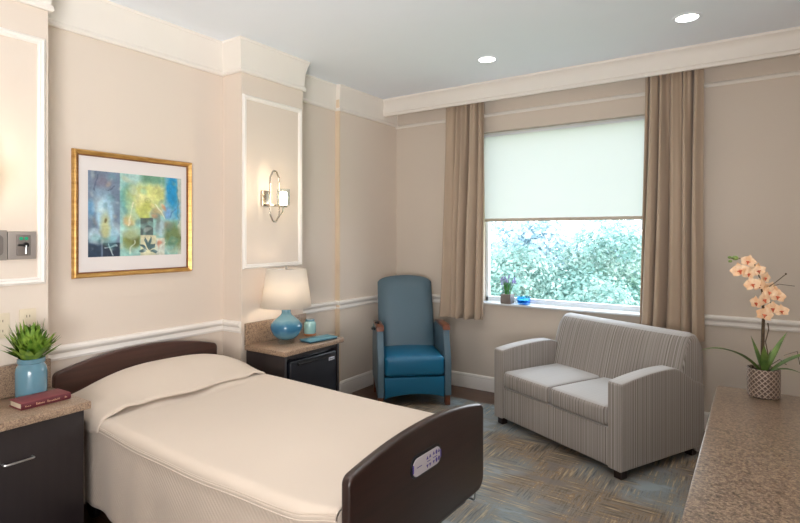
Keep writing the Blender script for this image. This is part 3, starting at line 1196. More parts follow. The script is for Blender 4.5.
def rback(u, v, front):
    x = -bw / 2 + bw * u
    q = 2 * u - 1
    taper = 1 - 0.02 * v
    top = 1.060 + 0.035 * (1 - q * q) - 0.03 * abs(q) ** 9
    z = 0.30 + (top - 0.30) * v
    y = 0.425 + 0.23 * v
    edge = (1 - abs(q) ** 7) * (1 - max(0, (v - 0.86) / 0.14) ** 2.2)
    if front:
        y -= 0.05 * edge + 0.022 * math.sin(PI * v) * edge
    else:
        y += 0.065 * (0.35 + 0.65 * edge)
    return (RW / 2 + x * taper, y, z)


t = bmesh.new()
nu, nv = 36, 36
Fv = [[t.verts.new(rback(i / nu, j / nv, True)) for j in range(nv + 1)] for i in range(nu + 1)]
Bv = [[t.verts.new(rback(i / nu, j / nv, False)) for j in range(nv + 1)] for i in range(nu + 1)]
for i in range(nu):
    for j in range(nv):
        t.faces.new((Fv[i][j], Fv[i + 1][j], Fv[i + 1][j + 1], Fv[i][j + 1]))
        t.faces.new((Bv[i][j], Bv[i][j + 1], Bv[i + 1][j + 1], Bv[i + 1][j]))
for j in range(nv):
    t.faces.new((Fv[0][j], Fv[0][j + 1], Bv[0][j + 1], Bv[0][j]))
    t.faces.new((Fv[nu][j], Bv[nu][j], Bv[nu][j + 1], Fv[nu][j + 1]))
for i in range(nu):
    t.faces.new((Fv[i][0], Bv[i][0], Bv[i + 1][0], Fv[i + 1][0]))
    t.faces.new((Fv[i][nv], Fv[i + 1][nv], Bv[i + 1][nv], Bv[i][nv]))
bmesh.ops.recalc_face_normals(t, faces=t.faces)
mb = MB()
mb._add(t)
mb.build('backrest', M_SLATE, RC, angle=50)
mb = MB()
mb.tube([(-0.01, 0.16, 0.66), (-0.03, 0.15, 0.675), (-0.035, 0.10, 0.675)], 0.011, 10)
mb.tube([(0.03, 0.22, 0.69), (0.02, 0.20, 0.715), (0.0, 0.18, 0.715)], 0.010, 10)
mb.build('lever', M_BLACK, RC)

# ------------------------------------------------------------------ table lamp and neighbours
LX, LY, LZ = -2.800, 2.690, 0.7235
TL = thing('table_lamp', 'table lamp with round blue glass body and cream drum shade', 'lamp', (LX, LY, LZ))
MB().lathe([(0.0, 0.0), (0.056, 0.0), (0.060, 0.004), (0.060, 0.020), (0.054, 0.025), (0.0, 0.025)], 36).build('base', M_CLEAR, TL)
MB().lathe([(0.0, 0.025), (0.045, 0.025), (0.070, 0.036), (0.095, 0.062), (0.110, 0.095), (0.114, 0.118), (0.108, 0.138), (0.088, 0.160), (0.060, 0.182), (0.040, 0.198), (0.033, 0.212), (0.032, 0.232), (0.028, 0.236), (0.0, 0.236)], 48).build('lamp_body', M_LAMPGLASS, TL)
mb = MB()
mb.lathe([(0.0, 0.236), (0.020, 0.236), (0.022, 0.248), (0.012, 0.254), (0.008, 0.30), (0.0, 0.30)], 20)
mb.tube([(0.0, 0.0, 0.30), (0.03, 0, 0.33), (0.045, 0, 0.40), (0.03, 0, 0.48), (0, 0, 0.525)], 0.002, 6)
mb.tube([(0.0, 0.0, 0.30), (-0.03, 0, 0.33), (-0.045, 0, 0.40), (-0.03, 0, 0.48), (0, 0, 0.525)], 0.002, 6)
for k in range(3):
    a = k * 2 * PI / 3
    mb.tube([(0, 0, 0.523), (0.138 * math.cos(a), 0.138 * math.sin(a), 0.523)], 0.0018, 6)
mb.build('harp', M_STEEL, TL)
MB().lathe([(0.178, 0.258), (0.1385, 0.528)], 64, cap=False).build('lamp_shade', M_LAMPSHADE, TL, solid=0.002)
MB().lathe([(0.0, 0.520), (0.006, 0.522), (0.009, 0.530), (0.006, 0.540), (0.008, 0.546), (0.0, 0.552)], 16).build('finial', M_STEEL, TL)
MB().lathe([(0.0, 0.30), (0.014, 0.31), (0.026, 0.35), (0.028, 0.375), (0.018, 0.40), (0.0, 0.41)], 18).build('bulb', M_BULB, TL)

JR = thing('glass_jar', 'small teal glass jar with lid on the nightstand behind the notebook', 'jar', (-2.862, 2.996, LZ))
MB().lathe([(0.0, 0.0), (0.044, 0.0), (0.046, 0.004), (0.046, 0.012), (0.0, 0.012)], 32).build('base', M_WOODBASE, JR)
MB().lathe([(0.0, 0.012), (0.043, 0.012), (0.047, 0.02), (0.047, 0.086), (0.043, 0.098), (0.036, 0.104), (0.036, 0.108), (0.0, 0.108)], 36).build('jar_body', M_JARTEAL, JR)
MB().lathe([(0.0, 0.108), (0.034, 0.108), (0.035, 0.116), (0.030, 0.121), (0.0, 0.122)], 32).build('lid', M_JARBLUE, JR)
NB = thing('notebook', 'teal notebook lying on the nightstand top in front of the jar', 'notebook', (-2.665, 2.885, LZ), math.radians(-8))
MB().box(-0.058, 0.058, -0.125, 0.125, 0.0, 0.010, 0.002).build('pages', M_NOTE2, NB)
MB().box(-0.064, 0.066, -0.130, 0.130, 0.010, 0.017, 0.003).build('cover', M_NOTE, NB)

# book and plant on the left cabinet
BKX = thing('hardcover_book', 'burgundy hardcover book lying in front of the blue vase', 'book', (-2.748, 1.098, LZ), math.radians(2.0))
MB().box(-0.050, 0.058, -0.098, 0.098, 0.003, 0.027, 0.001).build('pages', M_PAGES, BKX)
mb = MB()
mb.box(-0.075 + 0.02, 0.062, -0.103, 0.103, 0.0, 0.0032, 0.001)
mb.box(-0.075 + 0.02, 0.062, -0.103, 0.103, 0.0270, 0.0305, 0.001)
mb.build('cover', M_BOOK, BKX)
sp = MB().prism([(0.060, 0.0), (0.065, 0.006), (0.0665, 0.015), (0.065, 0.024), (0.060, 0.0305)], 'y', -0.103, 0.103).build('spine', M_SPINE, BKX)
rnd = random.Random(5)
for y, w, ht in ((-0.088, 0.024, 0.005), (-0.044, 0.040, 0.0075), (0.002, 0.056, 0.0075), (0.076, 0.012, 0.006)):
    gl = MB()
    n = int(w / 0.006)
    gl.box(0.0660, 0.0668, y, y + (n - 1) * 0.006 + 0.004, 0.0118, 0.0126)
    for q in range(n):
        hh = ht * (1.25 if q == 0 else rnd.uniform(0.6, 0.9))
        yy = y + q * 0.006
        gl.box(0.0660, 0.0672, yy, yy + 0.0018, 0.0118, 0.0118 + hh)
        if rnd.random() < 0.7:
            gl.box(0.0660, 0.0671, yy, yy + 0.0042, 0.0112 + hh * 0.7, 0.0124 + hh * 0.7)
    gl.build('lettering', M_GILT, sp, smooth=False)


def blade(mb, base, d, length, width, bend, curl=0.3, seg=7, mi=0):
    """a pointed leaf: base point, unit direction, droop"""
    d = Vector(d).normalized()
    side = d.cross(Vector((0, 0, 1)))
    if side.length < 1e-3:
        side = Vector((1, 0, 0))
    side.normalize()
    p = Vector(base)
    L, C, R = [], [], []
    cur = d.copy()
    for i in range(seg + 1):
        f = i / seg
        w = width * (math.sin(PI * (0.12 + 0.88 * f) ** 0.8)) * (1 if f < 1 else 0) + 0.0003
        nrm = side.cross(cur).normalized()
        lift = nrm * (w * curl)
        L.append(mb.bm.verts.new(p - side * w + lift))
        C.append(mb.bm.verts.new(p))
        R.append(mb.bm.verts.new(p + side * w + lift))
        p = p + cur * (length / seg)
        cur = (cur + Vector((0, 0, -bend / seg))).normalized()
    for i in range(seg):
        for A, B in ((L, C), (C, R)):
            f = mb.bm.faces.new((A[i], B[i], B[i + 1], A[i + 1]))
            f.material_index = mi


PT = thing('potted_plant', 'bushy green plant in a blue glazed jar vase on the left cabinet', 'plant', (-2.885, 1.088, LZ))
PT.location = (-2.876, 1.112, LZ + 0.001)
PT.scale = (1.3, 1.3, 1.5)
MB().lathe([(0.0, 0.0), (0.043, 0.0), (0.049, 0.006), (0.050, 0.014), (0.050, 0.082), (0.047, 0.096), (0.041, 0.104), (0.040, 0.108), (0.044, 0.110), (0.044, 0.122), (0.040, 0.124), (0.038, 0.118), (0.0, 0.116)], 40).build('vase', M_JARBLUE, PT)
rnd = random.Random(21)
mb = MB()
for k in range(120):
    a = rnd.uniform(0, 2 * PI)
    el = rnd.uniform(0.05, 1.0) ** 0.8
    tilt = 1.15 * (1 - el) + 0.02
    d = (math.sin(tilt) * math.cos(a), math.sin(tilt) * math.sin(a), math.cos(tilt))
    r0 = rnd.uniform(0, 0.026)
    b = (r0 * math.cos(a), r0 * math.sin(a), 0.112)
    ln = rnd.uniform(0.075, 0.135) * (0.75 + 0.35 * el)
    blade(mb, b, d, ln, rnd.uniform(0.010, 0.0155), rnd.uniform(-0.1, 0.3), 0.25, 6)
for k in range(14):
    a = rnd.uniform(0, 2 * PI)
    r0 = rnd.uniform(0.0, 0.055)
    for q in range(6):
        aa = a + q * 2 * PI / 6
        d = (math.cos(aa) * 0.7, math.sin(aa) * 0.7, 0.75)
        blade(mb, (r0 * math.cos(a), r0 * math.sin(a), 0.14 + 0.06 * (1 - r0 / 0.055)), d, 0.042, 0.008, 0.1, 0.4, 5)
mb.build('foliage', M_LEAF, PT, angle=60)

# ------------------------------------------------------------------ orchid
OR = thing('potted_orchid', 'peach orchid in a fretwork patterned round pot on the counter', 'plant', (0.017, 2.383, 0.9))
MB().lathe([(0.0, 0.0), (0.049, 0.0), (0.052, 0.003), (0.053, 0.100), (0.0517, 0.104), (0.0485, 0.104), (0.0475, 0.090), (0.0, 0.088)], 48).build('pot', M_ORCHPOT, OR)
MB().lathe([(0.0, 0.094), (0.03, 0.096), (0.048, 0.090)], 24, cap=False).build('soil', M_CONCRETE, OR)
# screen axes: right = (c, s), depth = (-s, c)
sA, cA = math.sin(math.atan2(358, 530)), math.cos(math.atan2(358, 530))


def ofs(r, dp, z):
    return (cA * r - sA * dp, sA * r + cA * dp, z)


leaves = [(-0.02, -0.01, (-0.72, -0.1, 0.75), 0.27, 0.015, 1.15), (0.012, 0.0, (0.45, 0.1, 0.85), 0.17, 0.013, 0.35), (0.02, -0.01, (0.80, -0.05, 0.62), 0.22, 0.014, 0.75),
          (-0.01, -0.02, (-0.25, -0.35, 1.0), 0.12, 0.012, 0.15), (0.0, 0.01, (-0.12, 0.3, 1.0), 0.13, 0.012, 0.1), (0.01, -0.02, (0.55, -0.5, 0.5), 0.10, 0.011, 1.1), (0.0, -0.01, (0.10, -0.2, 1.0), 0.09, 0.012, 0.1), (-0.01, 0.0, (-0.5, 0.4, 0.7), 0.13, 0.012, 0.8)]
for r, dp, d, ln, w, bend in leaves:
    mb = MB()
    D = (cA * d[0] - sA * d[1], sA * d[0] + cA * d[1], d[2])
    blade(mb, ofs(r, dp, 0.092), D, ln, w, bend, 0.35, 12)
    mb.build('leaf', M_ORCHLEAF, OR, angle=70)
st = MB()
stem_pts = [ofs(-0.005, 0, 0.09), ofs(-0.003, 0, 0.20), ofs(0.0, 0, 0.30), ofs(-0.008, -0.005, 0.38), ofs(-0.022, -0.01, 0.44), ofs(-0.045, -0.015, 0.495), ofs(-0.075, -0.02, 0.512), ofs(-0.136, -0.025, 0.510)]
st.tube(stem_pts, [0.006, 0.006, 0.0055, 0.003, 0.0022, 0.002, 0.0017, 0.0012], 8)
st.build('stem', M_TWIG, OR)
tw = MB()
tw.tube([ofs(0.012, 0.004, 0.10), ofs(0.018, 0.004, 0.16), ofs(0.010, 0.004, 0.20), ofs(0.022, 0.004, 0.245), ofs(0.016, 0, 0.27)], 0.0022, 6)
tw.tube([ofs(0.004, -0.012, 0.40), ofs(0.04, -0.012, 0.425), ofs(0.074, -0.012, 0.452)], 0.0014, 6)
tw.tube([ofs(0.004, -0.012, 0.40), ofs(0.05, -0.012, 0.415), ofs(0.106, -0.012, 0.408)], 0.0012, 6)
tw.tube([ofs(0.01, -0.014, 0.36), ofs(0.03, -0.014, 0.325), ofs(0.066, -0.014, 0.312)], 0.0013, 6)
tw.tube([ofs(0.02, 0.0, 0.11), ofs(0.06, 0.0, 0.135), ofs(0.085, 0.0, 0.115)], 0.0013, 6)
tw.tube([ofs(0.075, 0.0, 0.15), ofs(0.125, 0.0, 0.165), ofs(0.135, 0.0, 0.115)], 0.0013, 6)
tw.sphere(ofs(0.074, -0.012, 0.453), 0.0035, seg=8)
tw.build('twig', M_TWIG, OR)


def flower(center, face, size, roll):
    z = Vector(face).normalized()
    x = Vector((0, 0, 1)).cross(z).normalized()
    y = z.cross(x)
    R = Matrix((x, y, z)).transposed().to_4x4()
    M = Matrix.Translation(center) @ R @ Matrix.Rotation(roll, 4, 'Z')
    mb = MB()
    for ang, ln, wd in ((90, 1.0, 0.42), (210, 0.95, 0.40), (330, 0.95, 0.40), (12, 1.05, 0.62), (168, 1.05, 0.62)):
        a = math.radians(ang)
        def pf(u, v, a=a, ln=ln, wd=wd):
            w = wd * math.sin(PI * min(1, (0.06 + 0.94 * u)) ** 0.75) * (1 - 0.1 * u)
            s = (v - 0.5) * 2 * w
            r = ln * u
            h = 0.18 * math.sin(u * 2.2) - 0.16 * s * s
            return (size * (r * math.cos(a) - s * math.sin(a)), size * (r * math.sin(a) + s * math.cos(a)), size * h)
        mb.grid(pf, 7, 6, M)
    f = mb.build('flower', M_PETAL, OR, angle=80)
    lp = MB()
    lp.sphere((0, -0.10 * size, 0.22 * size), 0.15 * size, 1.0, 1.2, 0.9, 10, M)
    lp.sphere((-0.16 * size, -0.02 * size, 0.20 * size), 0.10 * size, 1.3, 0.7, 0.7, 8, M)
    lp.sphere((0.16 * size, -0.02 * size, 0.20 * size), 0.10 * size, 1.3, 0.7, 0.7, 8, M)
    lp.sphere((0, -0.28 * size, 0.24 * size), 0.11 * size, 0.7, 1.4, 0.7, 8, M)
    lp.build('lip', M_LIP, f)


rnd = random.Random(4)
for r, z, dp in ((-0.052, 0.502, -0.03), (-0.082, 0.468, -0.03), (-0.056, 0.458, -0.035), (-0.014, 0.468, -0.03), (0.008, 0.466, 0.01), (-0.040, 0.418, -0.035), (-0.008, 0.415, -0.02), (0.026, 0.390, -0.03), (-0.030, 0.350, -0.035), (0.004, 0.362, -0.03), (0.036, 0.330, -0.03), (0.050, 0.398, 0.005), (0.058, 0.322, 0.0), (0.02, 0.305, -0.01), (0.068, 0.372, -0.012), (0.080, 0.318, -0.015), (0.030, 0.440, 0.0)):
    fr = rnd.uniform(-0.5, 0.35)
    flower(Vector(ofs(r - 0.026, dp, z - 0.002)), ofs(fr, -1.0, rnd.uniform(-0.15, 0.25)), rnd.uniform(0.024, 0.032), rnd.uniform(-0.4, 0.4))
for r, z, s in ((-0.118, 0.512, 0.010), (-0.138, 0.514, 0.006), (-0.136, 0.500, 0.006)):
    MB().sphere(ofs(r, -0.02, z), s, 1.15, 1, 0.85, 12).build('bud', M_BUD, OR)

# ------------------------------------------------------------------ sill objects
SP1 = thing('potted_lavender', 'small lavender plant in a square grey pot on the window sill', 'plant', (-1.945, 4.678, WZ0 + 0.013))
SP1.scale = (1.35, 1.35, 1.2)
MB().prism([(-0.036, -0.036), (0.036, -0.036), (0.036, 0.036), (-0.036, 0.036)], 'z', 0.0, 0.072, 0.004).build('pot', M_GREYPOT, SP1)
mb = MB()
rnd = random.Random(9)
for k in range(46):
    a = rnd.uniform(0, 2 * PI)
    t_ = rnd.uniform(0.0, 0.38)
    r0 = rnd.uniform(0, 0.024)
    blade(mb, (r0 * math.cos(a), r0 * math.sin(a), 0.070), (math.sin(t_) * math.cos(a), math.sin(t_) * math.sin(a), 1), rnd.uniform(0.06, 0.13), 0.005, 0.1, 0.3, 5)
mb.build('foliage', m_leaf('lavender_leaf', (48, 122, 56), (92, 162, 84)), SP1, angle=70)
mb = MB()
for k in range(13):
    a = rnd.uniform(0, 2 * PI)
    rr = rnd.uniform(0.01, 0.055)
    zz = rnd.uniform(0.165, 0.205) - rr * 0.5
    x, y = rr * math.cos(a), rr * math.sin(a)
    mb.tube([(x * 0.2, y * 0.2, 0.075), (x * 0.6, y * 0.6, zz * 0.7), (x, y, zz)], 0.001, 5)
    for q in range(5):
        mb.sphere((x + rnd.uniform(-.003, .003), y + rnd.uniform(-.003, .003), zz + q * 0.005), 0.005, seg=6)
mb.build('flower_spike', M_LAV, SP1)

BC = thing('blue_glass_bowl', 'bright blue glass bowl on the window sill beside the lavender', 'bowl', (-1.790, 4.690, WZ0 + 0.013))
BC.scale = (1.2, 1.2, 1.5)
MB().lathe([(0.0, 0.0), (0.040, 0.0), (0.048, 0.006), (0.052, 0.050), (0.049, 0.050), (0.045, 0.010), (0.0, 0.006)], 32).build('bowl', M_BLUECUP, BC)
MB().lathe([(0.0, 0.007), (0.044, 0.010), (0.047, 0.028), (0.0, 0.029)], 24).build('filling', pmat('blue_gel', (60, 165, 240), 0.2), BC)
tag(MB().lathe([(0.0, 0.0), (0.016, 0.0), (0.018, 0.004), (0.018, 0.030), (0.010, 0.040), (0.010, 0.052), (0.012, 0.054), (0.009, 0.054), (0.008, 0.040), (0.015, 0.028), (0.0, 0.006)], 20, c=(-1.876, 4.735, WZ0 + 0.013)).build('glass_vial', M_CLEAR),
    'tiny clear glass vial on the sill between the lavender and blue bowl', 'vial')

# ------------------------------------------------------------------ picture
PC = thing('framed_picture', 'gold framed abstract floral watercolour with white mat above the bed', 'picture', (XA, 1.812, 1.616))
py0, py1, pz0, pz1 = -0.378, 0.374, -0.368, 0.366


def pic_frame(mb, w, prof):
    corners = [(py0, pz0, 1, 1), (py1, pz0, -1, 1), (py1, pz1, -1, -1), (py0, pz1, 1, -1)]
    t = bmesh.new()
    V = [[t.verts.new((d, cy + sy * a * w, cz + sz * a * w)) for a, d in prof] for cy, cz, sy, sz in corners]
    k = len(prof)
    for i in range(4):
        A, B = V[i], V[(i + 1) % 4]
        for j in range(k - 1):
            t.faces.new((A[j], A[j + 1], B[j + 1], B[j]))
    bmesh.ops.recalc_face_normals(t, faces=t.faces)
    mb._add(t)


mb = MB()
pic_frame(mb, 0.027, [(0, 0.001), (0, 0.020), (0.15, 0.030), (0.35, 0.034), (0.6, 0.028), (0.8, 0.022), (1.0, 0.018), (1.0, 0.006)])
fr_ = mb.build('frame', M_GOLD, PC, angle=30)
mb = MB()
pic_frame(mb, 0.033, [(0.80, 0.006), (0.80, 0.021), (0.90, 0.0205), (1.0, 0.014), (1.0, 0.006)])
mb.build('inner_bevel', m_wood('frame_umber', (112, 66, 30), (150, 92, 44), 0.4, (6, 6, 40)), fr_, angle=30)
MB().box(0.002, 0.008, py0 + 0.03, py1 - 0.03, pz0 + 0.03, pz1 - 0.03).build('mat_board', M_MAT, PC, smooth=False)
qy0, qy1, qz0, qz1 = -0.292, 0.302, -0.250, 0.252
mb = MB()
t = bmesh.new()
NU, NV = 170, 150


def paint(u, v):
    """abstract wash of flowers, u to the right, v down, sRGB 0-255"""
    def nz(s, o=0.0):
        return mnoise.noise(Vector((u * s + o, v * s * 0.87 + o * 2, o)))
    wu, wv = u + 0.045 * nz(6, 3.1) + 0.022 * nz(17, 1.7), v + 0.045 * nz(6, 8.2) + 0.022 * nz(17, 5.5)
    wu = wu if 0.34 < u else u + 0.012 * nz(17, 1.7)
    c = Vector((150, 196, 188))
    def lay(col, a):
        nonlocal c
        a = max(0.0, min(1.0, a))
        c = c.lerp(Vector(col), a)
    def blob(cx, cy, rx, ry, soft=0.35):
        d = math.sqrt(((wu - cx) / rx) ** 2 + ((wv - cy) / ry) ** 2)
        return 1 - sm(1 - soft, 1 + soft, d)
    def rect(x0, x1, y0, y1, s=0.008):
        pu, pv = u + 0.12 * (wu - u), v + 0.12 * (wv - v)
        return sm(x0 - s, x0 + s, pu) * (1 - sm(x1 - s, x1 + s, pu)) * sm(y0 - s, y0 + s, pv) * (1 - sm(y1 - s, y1 + s, pv))
    lay((120, 178, 170), 0.6 * sm(0.0, 0.3, nz(5, 2)))
    lay((186, 216, 214), 0.7 * blob(0.45, 0.10, 0.12, 0.4, 0.6))
    lay((88, 160, 158), 0.8 * blob(0.38, 0.30, 0.07, 0.16, 0.6))
    # left panel
    lay((112, 128, 150), rect(-0.1, 0.31, -0.1, 1.1, 0.004))
    lay((136, 164, 186), 0.7 * rect(-0.1, 0.31, 0.15, 0.6, 0.08) * sm(-0.1, 0.2, nz(7, 4)))
    lay((140, 110, 120), 0.35 * blob(0.14, 0.12, 0.08, 0.08, 0.7))
    lay((48, 66, 88), rect(-0.1, 0.125, 0.80, 1.1, 0.01))
    lay((44, 56, 74), rect(0.14, 0.31, 0.84, 1.1, 0.006))
    lay((164, 202, 222), 0.92 * blob(0.165, 0.52, 0.085, 0.22, 0.25))
    lay((150, 190, 205), 0.85 * blob(0.235, 0.74, 0.07, 0.10, 0.3))
    lay((180, 206, 220), 0.8 * blob(0.06, 0.77, 0.06, 0.09, 0.3))
    lay((196, 190, 120), 0.75 * blob(0.165, 0.66, 0.045, 0.17, 0.6))
    lay((104, 96, 60), 0.9 * blob(0.165, 0.57, 0.014, 0.022, 0.5))
    lay((100, 150, 190), 0.8 * blob(0.03, 0.45, 0.035, 0.12, 0.5))
    # middle
    lay((208, 160, 104), 0.75 * blob(0.40, 0.56, 0.05, 0.07, 0.6))
    lay((196, 206, 140), 0.6 * blob(0.44, 0.48, 0.07, 0.10, 0.6))
    lay((132, 134, 62), 0.85 * blob(0.43, 0.78, 0.075, 0.13, 0.6))
    lay((96, 100, 50), 0.7 * blob(0.47, 0.84, 0.04, 0.07, 0.5))
    lay((98, 142, 112), 0.8 * rect(0.54, 0.82, -0.1, 0.10, 0.04))
    lay((198, 202, 126), 0.85 * blob(0.61, 0.27, 0.23, 0.18, 0.35))
    lay((214, 214, 152), 0.6 * sm(0.0, 0.35, nz(10, 20)) * blob(0.60, 0.29, 0.2, 0.17, 0.3))
    lay((214, 214, 132), 0.6 * blob(0.74, 0.20, 0.14, 0.10, 0.5))
    lay((190, 196, 104), 0.9 * blob(0.58, 0.44, 0.09, 0.13, 0.25))
    lay((224, 222, 160), 0.6 * blob(0.52, 0.33, 0.06, 0.10, 0.5))
    dd = math.hypot((u - 0.605) / 1.15, v - 0.315)
    lay((120, 128, 70), 0.35 * math.exp(-((dd - 0.026) / 0.008) ** 2))
    lay((120, 126, 70), 0.3 * math.exp(-(dd / 0.009) ** 2))
    # right
    lay((112, 174, 204), 0.85 * rect(0.80, 1.1, -0.1, 0.55, 0.03))
    lay((28, 138, 192), 0.95 * blob(0.895, 0.17, 0.065, 0.20, 0.4))
    lay((206, 196, 176), 0.7 * rect(0.955, 1.1, -0.1, 1.1, 0.006))
    lay((118, 160, 210), 0.8 * blob(0.83, 0.46, 0.05, 0.07, 0.5))
    lay((58, 150, 200), 0.7 * blob(0.95, 0.42, 0.04, 0.12, 0.5))
    lay((178, 200, 212), 0.8 * blob(0.76, 0.66, 0.09, 0.08, 0.5))
    lay((106, 122, 74), 0.9 * blob(0.90, 0.78, 0.11, 0.18, 0.4))
    lay((138, 104, 76), 0.6 * blob(0.86, 0.62, 0.05, 0.05, 0.6))
    lay((76, 92, 58), 0.6 * sm(0.05, 0.35, nz(14, 6)) * blob(0.90, 0.80, 0.11, 0.16, 0.4))
    lay((76, 88, 88), 0.92 * rect(0.525, 0.665, 0.53, 0.77, 0.006) * (1 - 0.5 * sm(0, 0.3, nz(12, 9))))
    lay((84, 84, 76), 0.5 * blob(0.70, 0.55, 0.03, 0.12, 0.6))
    lay((216, 208, 172), 0.9 * rect(0.525, 0.70, 0.75, 1.1, 0.006))
    lay((226, 206, 186), 0.7 * rect(0.70, 0.80, 0.78, 1.1, 0.01))
    lay((206, 132, 88), 0.7 * blob(0.79, 0.40, 0.022, 0.035, 0.6))
    lay((214, 150, 110), 0.6 * blob(0.68, 0.53, 0.02, 0.03, 0.6))
    lay((206, 164, 104), 0.6 * blob(0.735, 0.47, 0.05, 0.05, 0.7))
    lay((200, 118, 92), 0.7 * blob(0.74, 0.84, 0.02, 0.05, 0.5))
    # leaf strokes on the cream square
    for k, (ang, ln) in enumerate(((100, 0.15), (60, 0.13), (140, 0.13), (20, 0.11), (170, 0.10), (80, 0.17))):
        a = math.radians(ang)
        px, py = wu - 0.61, -(wv - 0.97)
        tt = px * math.cos(a) + py * math.sin(a)
        ss = abs(-px * math.sin(a) + py * math.cos(a))
        if 0.02 < tt < ln * 1.15:
            w = 0.018 * math.sin(PI * (tt - 0.02) / (ln * 1.15 - 0.02))
            lay((62, 92, 98), 0.9 * (1 - sm(w * 0.7, w * 1.1 + 0.001, ss)))
    # thin pale and dark drawn lines
    for (x0, y0_, x1, y1_, col) in ((0.20, 0.86, 0.24, 0.98, (206, 222, 226)), (0.16, 0.90, 0.28, 0.88, (196, 214, 220)), (0.40, 0.97, 0.46, 0.82, (214, 224, 206)), (0.70, 0.36, 0.80, 0.55, (226, 226, 206)), (0.74, 0.97, 0.79, 0.83, (236, 234, 220)), (0.09, 0.02, 0.06, 0.24, (84, 96, 120)), (0.19, 0.22, 0.26, 0.18, (78, 88, 110)), (0.87, 0.50, 0.97, 0.34, (70, 110, 170)), (0.96, 0.12, 0.96, 0.6, (90, 140, 150)), (0.40, 0.62, 0.45, 0.36, (230, 226, 196))):
        dx, dy = x1 - x0, y1_ - y0_
        L2 = dx * dx + dy * dy
        f = max(0, min(1, ((wu - x0) * dx + (wv - y0_) * dy) / L2))
        d = math.hypot(wu - x0 - f * dx, wv - y0_ - f * dy)
        lay(col, 0.75 * (1 - sm(0.003, 0.009, d)))
    # wet-in-wet splashes
    for o, col, th, f in ((31, (206, 228, 226), 0.22, 8), (37, (96, 168, 172), 0.26, 9), (43, (222, 196, 150), 0.34, 11), (47, (70, 110, 116), 0.33, 13), (53, (232, 236, 226), 0.36, 16)):
        lay(col, 0.34 * sm(th, th + 0.30, nz(f * 0.7, o)))
    c = c * 1.03
    g = 1 + 0.10 * nz(6, 11) + 0.10 * nz(25, 12) + 0.06 * nz(60, 3)
    return [max(0, min(255, x * g)) for x in c]


V = [[t.verts.new((0.0095, qy0 + (qy1 - qy0) * i / NU, qz1 - (qz1 - qz0) * j / NV)) for j in range(NV + 1)] for i in range(NU + 1)]
for i in range(NU):
    for j in range(NV):
        t.faces.new((V[i][j], V[i][j + 1], V[i + 1][j + 1], V[i + 1][j]))
cols = [paint(i / NU, j / NV) for i in range(NU + 1) for j in range(NV + 1)]
mb._add(t)
k = NT('painting_wash')
va = k.n('ShaderNodeVertexColor', _layer_name='Wash')
nn = k.noise(k.coord(), 120, 2)
k.l(k.mix(0.18, va.outputs['Color'], k.mix(nn, (0.2, 0.25, 0.28, 1), (0.8, 0.85, 0.85, 1)), 'SOFT_LIGHT'), k.b.inputs['Base Color'])
k.b.inputs['Roughness'].default_value = 0.7
po = mb.build('painting', k.m, PC, smooth=False)
ca = po.data.color_attributes.new('Wash', 'FLOAT_COLOR', 'POINT')
for i, c in enumerate(cols):
    ca.data[i].color = lin(c)
MB().box(0.0148, 0.0155, py0 + 0.032, py1 - 0.032, pz0 + 0.032, pz1 - 0.032).build('glazing', m_glass('picture_glass', (1, 1, 1, 1), 0.0), PC, smooth=False)


# ------------------------------------------------------------------ wall sconces
def sconce(y, label):
    S = thing('wall_sconce', label, 'sconce', (XP, y, 1.760), group='nickel wall sconces')
    MB().box(0.0, 0.020, -0.038, 0.038, -0.058, 0.058, 0.005, 3).build('backplate', M_NICKEL, S)
    ring = MB()
    hx, hz, ch = 0.044, 0.182, 0.050
    pts = [(0.105, -hx, hz - ch), (0.105, -hx * 0.35, hz), (0.105, hx * 0.35, hz), (0.105, hx, hz - ch), (0.105, hx, -hz + ch), (0.105, hx * 0.35, -hz), (0.105, -hx * 0.35, -hz), (0.105, -hx, -hz + ch)]
    fine = []
    for a, b in zip(pts, pts[1:] + pts[:1]):
        for f in (0.08, 0.92):
            fine.append(tuple(a[i] + (b[i] - a[i]) * f for i in range(3)))
    ring.tube([(p[0], p[1], p[2] + 0.012) for p in fine], 0.0065, 8, closed=True)
    ring.build('ring', M_NICKEL, S, angle=60)
    am = MB()
    am.tube([(0.015, 0, -0.045), (0.105, 0, -0.055), (0.19, 0, -0.060)], 0.008, 10)
    am.box(0.095, 0.115, -0.044, 0.044, -0.062, -0.044, 0.003)
    am.tube([(0.105, 0.016, -0.166), (0.155, 0.006, -0.125), (0.19, 0, -0.100), (0.195, 0, -0.065)], 0.005, 8)
    am.build('arm', M_NICKEL, S)
    MB().lathe([(0.0, -0.044), (0.026, -0.044), (0.030, -0.036), (0.030, -0.030), (0.0, -0.030)], 24, c=(0.195, 0, -0.026)).build('cup', M_NICKEL, S)
    MB().lathe([(0.044, -0.030), (0.045, 0.085)], 32, c=(0.195, 0, -0.026), cap=False).build('shade', M_CLEAR, S, solid=0.002)
    MB().lathe([(0.0, -0.030), (0.026, -0.026), (0.027, 0.055), (0.022, 0.066), (0.0, 0.070)], 24, c=(0.195, 0, -0.026)).build('bulb', M_BULB, S)
    return S


sconce(2.667, 'nickel ring wall sconce with glass shade on the panelled pilaster above the lamp')
sconce(0.905, 'nickel wall sconce cut off by the left edge above the grey wall panel')

